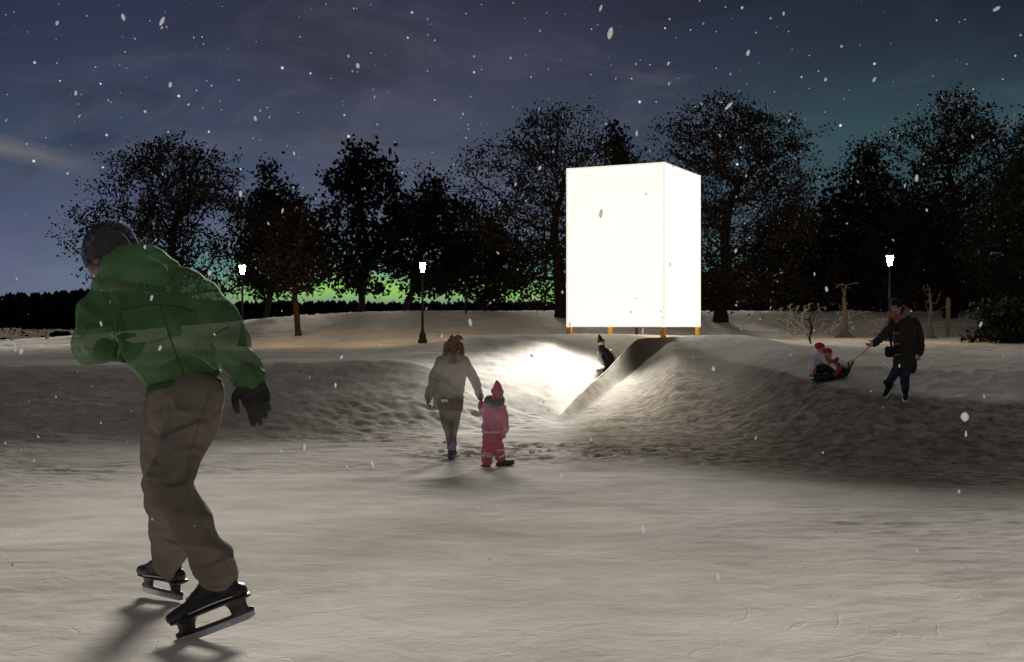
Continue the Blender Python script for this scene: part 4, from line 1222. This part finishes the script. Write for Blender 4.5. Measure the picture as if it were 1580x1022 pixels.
sled = put('sled', mesh_from('sled', V_, Q_), M_sled, loc=Vector((gs.x, D0, gs.z)))
tag(sled, 'low black plastic sled carrying two children on the slope', 'sled')
zs = float(np.polyval(g_lin, 7)) + .06
rope_a = Vector((sx1 - .02, D0, V_[-8].z)); rope_b = at(1343, 533, 18.2)
rm = rope_a.lerp(rope_b, .5) - Vector((0, 0, .035))
tag(put('tow_rope', mesh_from('tow_rope', *loft([rope_a, rm, rope_b, rope_b + Vector((.03, 0, .02))], [.014] * 4, n=8)), mat('pale_rope', (.80, .76, .68), .9, var=.15, vscale=40), loc=rope_a),
    'pale tow rope from the sled to the coated man\'s hand', 'rope')
# rear child
hp, HM, hk = head_prims(B(1265.5, 539, .03), (.72, -.66, -.08), (.02, 0, 1), .185)
hp.append(loft([B(1264, 546, .03), B(1262, 553, .03)], [.045, .05], n=10))
k1 = put('person', fuse(hp, .008, 2, name='person'), M_skin, loc=Vector((B(1262, 570).x, D0, zs)))
tag(k1, 'child in red hat and lavender white jacket, sitting at the back of the sled', 'person')
face_bits(k1, HM, hk, M_eye, M_lip)
put('hat', fuse([xf(ellipsoid((0, -.016, .056), (.080, .094, .060)), HM), loft([B(1264.5, 536, .03), B(1264, 532, .03)], [.07, .02], n=12)], .008, 2), M_red, k1)
put('jacket', fuse([loft([B(1263, 549, .02), B(1261, 555, .02), B(1259, 564, .02), B(1258, 571, .02)], [(.08, .07), (.13, .11), (.145, .125), (.135, .12)], side=(.6, 1, 0), n=18),
                    loft([B(1256, 553, -.08), B(1253, 561, -.16), B(1255, 568, -.2)], [.055, .05, .045], n=12), loft([B(1268, 554, -.06), B(1273, 562, -.14), B(1276, 566, -.14)], [.055, .05, .045], n=12)], .010, 3, (.008, 10, (1, 1, 1)), 3), M_lav, k1)
put('trousers', fuse([loft([B(1259, 571, -.05), B(1272, 568, -.2), B(1284, 573, -.19)], [.075, .07, .05], n=12), loft([B(1260, 571, .08), B(1275, 566, .17), B(1288, 571, .17)], [.075, .07, .05], n=12)], .010, 2), M_black, k1)
put('mitten', fuse(hand_prims(B(1255, 567.5, -.2), (.3, -.2, -1), (.6, -.5, 0), .7, .62, 1, 1.4), .007, 1), M_hot, k1)
put('mitten', fuse(hand_prims(B(1276, 566, -.14), (.8, -.2, .1), (.1, -.4, 1), .7, .62, 1, 1.4), .007, 1), M_hot, k1)
for ank, toe in ((B(1286, 572, -.19), (.7, -.3, .5)), (B(1290, 570, .17), (.7, .2, .5))):
    put('boot', fuse(shoe_prims(ank, toe, .18, .85, .03)[0], .009, 1), M_teal, k1)
# front child
hp, HM, hk = head_prims(B(1277.5, 547, -.02), (.66, -.72, -.1), (.0, 0, 1), .175)
hp.append(loft([B(1277, 553, -.01), B(1276, 558, 0)], [.042, .05], n=10))
k2 = put('person', fuse(hp, .008, 2, name='person'), M_skin, loc=Vector((B(1277, 572).x, D0, zs)))
tag(k2, 'smaller child in maroon hat and red patterned jacket, in front on the sled', 'person')
face_bits(k2, HM, hk, M_eye, M_lip)
put('hat', fuse([xf(ellipsoid((0, -.016, .054), (.078, .090, .058)), HM)], .008, 2), M_maroon, k2)
put('jacket', fuse([loft([B(1276, 555), B(1275, 560), B(1275, 568), B(1275, 573)], [(.075, .07), (.12, .10), (.13, .115), (.12, .11)], side=(.7, 1, 0), n=18),
                    loft([B(1270, 559, -.08), B(1271, 565, -.16), B(1278, 568, -.2)], [.05, .046, .042], n=12), loft([B(1282, 558, .04), B(1288, 561, .05), B(1293, 563, .02)], [.05, .045, .042], n=12)], .010, 3, (.008, 10, (1, 1, 1)), 6), M_plaid, k2)
put('trousers', fuse([loft([B(1275, 573, -.05), B(1284, 566, -.16), B(1289, 574, -.17)], [.07, .064, .052], n=12), loft([B(1277, 572, .08), B(1293, 563, .12), B(1306, 566, .10)], [.07, .06, .05], n=12)], .010, 2), M_whitetr, k2)
put('mitten', fuse(hand_prims(B(1289, 557, .02), (.5, -.4, .5), (.1, -.4, 1), .7, .62, 1, 1.4), .007, 1), M_hot, k2)
for ank, toe in ((B(1289, 573, -.18), (.25, -.55, .8)), (B(1307, 565.5, .10), (.45, -.1, .95))):
    put('boot', fuse(shoe_prims(ank, toe, .18, .85, .04)[0], .009, 1), M_red, k2)

# ---------------------------------------------------------------- child on the snow slide
D0 = 27.6
M_pale = mat('pale_grey_sleeves', (.62, .63, .62), .8, col2=(.42, .43, .43), vscale=8)
gk = ground_at(943, D0)
hp, HM, hk = head_prims(B(928.5, 530), (.30, -.94, .0), (-.22, .0, 1), .205)
hp.append(loft([B(929, 536), B(931, 542)], [.05, .055], n=10))
k3 = put('person', fuse(hp, .010, 2, name='person'), M_skin, loc=gk)
tag(k3, 'child in black beanie and black vest leaning back on the bright snow slide', 'person')
face_bits(k3, HM, hk, M_eye, M_lip)
put('beanie', fuse([xf(ellipsoid((0, -.018, .066), (.090, .103, .068)), HM), loft([B(926.5, 524), B(924.5, 517)], [.075, .022], n=12)], .010, 2), M_black, k3)
put('neck_warmer', fuse([loft([B(928.5, 536.5, -.02), B(930, 541, -.01)], [.088, .098], n=14)], .010, 2, (.006, 18, (1, 1, 1)), 3), M_black, k3)
put('vest', fuse([loft([B(932, 541), B(935, 548), B(940, 558), B(944, 567)], [(.12, .10), (.15, .125), (.15, .125), (.14, .13)], side=(1, 0, -.3), n=18)], .011, 3, (.008, 9, (1, 1, 1)), 3), M_black, k3)
put('sleeves', fuse([loft([B(925, 545, -.03), B(926, 553, -.10), B(931, 561, -.14)], [.062, .056, .048], n=12), loft([B(942, 543, .02), B(948, 551, .02), B(952, 558, -.06)], [.062, .056, .048], n=12)], .011, 2, (.006, 10, (1, 1, 1)), 4), M_pale, k3)
put('trousers', fuse([loft([B(940, 568), B(937, 570, -.2), B(933, 580, -.40)], [.10, .08, .065], n=12), loft([B(948, 567), B(946, 566, -.15), B(941, 577, -.30)], [.10, .08, .065], n=12)], .012, 2), M_black, k3)
put('glove', fuse(hand_prims(B(931, 561, -.14), (.7, -.4, -.2), (.1, -.5, 1), .8, .8, 1, 1.25), .009, 1), M_black, k3)
put('glove', fuse(hand_prims(B(952, 558, -.06), (.3, -.8, -.3), (-.6, -.3, .6), .8, .8, 1, 1.25), .009, 1), M_black, k3)
for ank, toe in ((B(932, 582, -.42), (-.3, -.7, .2)), (B(940, 578, -.32), (-.3, -.7, .2))):
    put('boot', fuse(shoe_prims(ank, toe, .23, .95, .04)[0], .011, 1), M_boot_grey, k3)
# ================================================================== LIGHT, SKY, CAMERA
SUN_AZ, SUN_EL = math.radians(-4), math.radians(13)     # low moon behind the trees on the left
W = bpy.data.worlds.new('World'); S.world = W; W.use_nodes = True
nt = W.node_tree; N, L = nt.nodes, nt.links
N.clear()
outw = N.new('ShaderNodeOutputWorld')
sky = N.new('ShaderNodeTexSky'); sky.sky_type = 'NISHITA'; sky.sun_disc = False
sky.sun_elevation = SUN_EL; sky.sun_rotation = SUN_AZ
bgs = N.new('ShaderNodeBackground'); bgs.inputs['Strength'].default_value = 0.0005
L.new(sky.outputs[0], bgs.inputs['Color'])
tc = N.new('ShaderNodeTexCoord')
sep = N.new('ShaderNodeSeparateXYZ'); L.new(tc.outputs['Generated'], sep.inputs[0])
X_, Y_, Z_ = sep.outputs
def val(x):
    n = N.new('ShaderNodeValue'); n.outputs[0].default_value = x; return n.outputs[0]
def math_(op, a, b=None, c=None, clamp=False):
    n = N.new('ShaderNodeMath'); n.operation = op; n.use_clamp = clamp
    for i, q in enumerate((a, b, c)):
        if q is None: continue
        if isinstance(q, (int, float)): n.inputs[i].default_value = q
        else: L.new(q, n.inputs[i])
    return n.outputs[0]
def smooth(x, lo, hi):
    n = N.new('ShaderNodeMapRange'); n.interpolation_type = 'SMOOTHSTEP'
    n.inputs['From Min'].default_value = lo; n.inputs['From Max'].default_value = hi
    L.new(x, n.inputs['Value']); return n.outputs['Result']
def ramp(x, stops):
    n = N.new('ShaderNodeValToRGB'); e = n.color_ramp.elements
    while len(e) < len(stops): e.new(.5)
    for i, (p, c) in enumerate(stops):
        e[i].position = p; e[i].color = (*c, 1)
    L.new(x, n.inputs['Fac']); return n.outputs['Color']
def mixc(f, a, b, mode='MIX'):
    n = N.new('ShaderNodeMix'); n.data_type = 'RGBA'; n.blend_type = mode
    if isinstance(f, (int, float)): n.inputs[0].default_value = f
    else: L.new(f, n.inputs[0])
    for i, q in ((6, a), (7, b)):
        if isinstance(q, tuple): n.inputs[i].default_value = (*q, 1)
        else: L.new(q, n.inputs[i])
    return n.outputs[2]
def noise(scale, stretch, detail=5, rough=.55, loc=(0, 0, 0), dist=0.0):
    mp = N.new('ShaderNodeMapping'); mp.inputs['Scale'].default_value = stretch; mp.inputs['Location'].default_value = loc
    L.new(tc.outputs['Generated'], mp.inputs['Vector'])
    n = N.new('ShaderNodeTexNoise'); n.inputs['Scale'].default_value = scale; n.inputs['Detail'].default_value = detail
    n.inputs['Roughness'].default_value = rough; n.inputs['Distortion'].default_value = dist
    L.new(mp.outputs[0], n.inputs['Vector']); return n.outputs['Fac']
# night gradient: violet-blue low on the left, teal-black on the right
el = math_('MULTIPLY', Z_, 3.0)
left = ramp(el, [(0.0, (.125, .145, .205)), (.13, (.108, .122, .225)), (.26, (.068, .090, .165)), (.42, (.040, .062, .112)), (.62, (.028, .038, .080)), (.84, (.020, .025, .058)), (1.0, (.022, .026, .055))])
right = ramp(el, [(0.0, (.030, .060, .060)), (.25, (.024, .058, .066)), (.45, (.022, .044, .060)), (.65, (.018, .028, .046)), (.84, (.010, .017, .032)), (1.0, (.012, .018, .032))])
base = mixc(smooth(X_, -.12, .36), left, right)
# cloud veils
c1 = smooth(noise(4.5, (1, 1, 3.0), 7, .62, (.3, 0, .1), 1.0), .48, .72)
base = mixc(math_('MULTIPLY', c1, .65), base, mixc(.42, base, (.12, .12, .16)))
c2 = smooth(noise(3.4, (1, 1, 2.6), 6, .58, (2.3, 1, .7), .8), .48, .68)
base = mixc(math_('MULTIPLY', c2, .75), base, mixc(.62, base, (.008, .010, .022)))
# thin bright streak low on the left
w1 = math_('ADD', Z_, math_('MULTIPLY', math_('SUBTRACT', noise(5, (1, 1, 2), 4), .5), .03))
w1 = math_('ADD', w1, math_('MULTIPLY', math_('ADD', X_, .4), .16))
st = math_('SUBTRACT', 1.0, math_('ABSOLUTE', math_('DIVIDE', math_('SUBTRACT', w1, .137), .012)), clamp=True)
st = math_('MULTIPLY', st, math_('SUBTRACT', 1.0, smooth(X_, -.385, -.325)))
base = mixc(math_('MULTIPLY', st, .6), base, (.19, .175, .185))
# aurora low behind the trees
an = noise(4.0, (3, 3, .6), 4, .6, (.7, .2, 0), .6)
zc = math_('ADD', Z_, math_('MULTIPLY', math_('SUBTRACT', an, .5), .022))
g1 = math_('EXPONENT', math_('MULTIPLY', math_('POWER', math_('DIVIDE', math_('SUBTRACT', zc, .0305), .0115), 2.0), -1.0))
g2 = math_('EXPONENT', math_('MULTIPLY', math_('POWER', math_('DIVIDE', math_('SUBTRACT', zc, .050), .024), 2.0), -1.0))
xw = math_('EXPONENT', math_('MULTIPLY', math_('POWER', math_('DIVIDE', math_('ADD', X_, .075), .185), 4.0), -1.0))
xw2 = math_('EXPONENT', math_('MULTIPLY', math_('POWER', math_('DIVIDE', math_('ADD', X_, .07), .25), 4.0), -1.0))
base = mixc(math_('MULTIPLY', math_('MULTIPLY', g2, xw2), .55), base, (.12, .38, .28))
base = mixc(math_('MULTIPLY', math_('MULTIPLY', g1, xw), .85), base, (.28, .60, .10))
# teal veil low on the right
g3 = math_('MULTIPLY', math_('EXPONENT', math_('MULTIPLY', math_('POWER', math_('DIVIDE', math_('SUBTRACT', Z_, .15), .055), 2.0), -1.0)), smooth(X_, .12, .28))
base = mixc(math_('MULTIPLY', g3, .35), base, (.045, .115, .125))
# stars
vor = N.new('ShaderNodeTexVoronoi'); vor.voronoi_dimensions = '2D'; vor.inputs['Scale'].default_value = 36; vor.inputs['Randomness'].default_value = 1
cmb = N.new('ShaderNodeCombineXYZ'); L.new(math_('ARCTAN2', X_, Y_), cmb.inputs[0]); L.new(math_('ARCSINE', Z_), cmb.inputs[1]); L.new(cmb.outputs[0], vor.inputs['Vector'])
sepc = N.new('ShaderNodeSeparateColor'); L.new(vor.outputs['Color'], sepc.inputs[0])
rad = math_('MULTIPLY_ADD', math_('POWER', sepc.outputs[0], 3.0), .040, .016)
star = math_('SUBTRACT', 1.0, math_('DIVIDE', vor.outputs['Distance'], rad), clamp=True)
star = math_('MULTIPLY', math_('MULTIPLY', smooth(star, 0, .5), smooth(Z_, .05, .12)), math_('MULTIPLY_ADD', sepc.outputs[1], .9, .15))
# unseen dome overhead and behind the viewer, brightened as fill for the figures
up = smooth(Z_, .34, .75)
base = mixc(up, base, (.070, .067, .066))
back = smooth(math_('MULTIPLY', Y_, -1.0), .05, .7)
back = math_('MULTIPLY', back, smooth(Z_, -.02, .10))
base = mixc(back, base, (.125, .116, .104))
base = mixc(star, base, (.75, .80, .95), 'ADD')
bgn = N.new('ShaderNodeBackground'); L.new(base, bgn.inputs['Color'])
add = N.new('ShaderNodeAddShader'); L.new(bgs.outputs[0], add.inputs[0]); L.new(bgn.outputs[0], add.inputs[1])
L.new(add.outputs[0], outw.inputs['Surface'])

sl = bpy.data.lights.new('moon', 'SUN'); sl.energy = 5.0; sl.angle = math.radians(12); sl.color = (1.0, .94, .84)
so = bpy.data.objects.new('moon', sl); COL.objects.link(so)
sd = Vector((math.sin(SUN_AZ) * math.cos(SUN_EL), math.cos(SUN_AZ) * math.cos(SUN_EL), math.sin(SUN_EL)))
so.rotation_euler = sd.to_track_quat('Z', 'Y').to_euler()
so.location = sd * 60

cam = bpy.data.cameras.new('camera'); co = bpy.data.objects.new('camera', cam); COL.objects.link(co)
co.location = (0, 0, CAM_Z); co.rotation_euler = (math.radians(90), 0, 0)
cam.sensor_width = 36; cam.lens = 36 * F / 1580; cam.shift_y = -8 / 1580
cam.clip_start = .1; cam.clip_end = 3000
S.camera = co
S.view_settings.view_transform = 'Standard'; S.view_settings.look = 'None'
S.view_settings.exposure = 0; S.view_settings.gamma = 1
S.cycles.use_denoising = True
S.cycles.max_bounces = 6; S.cycles.transparent_max_bounces = 16
S.cycles.sample_clamp_indirect = 4
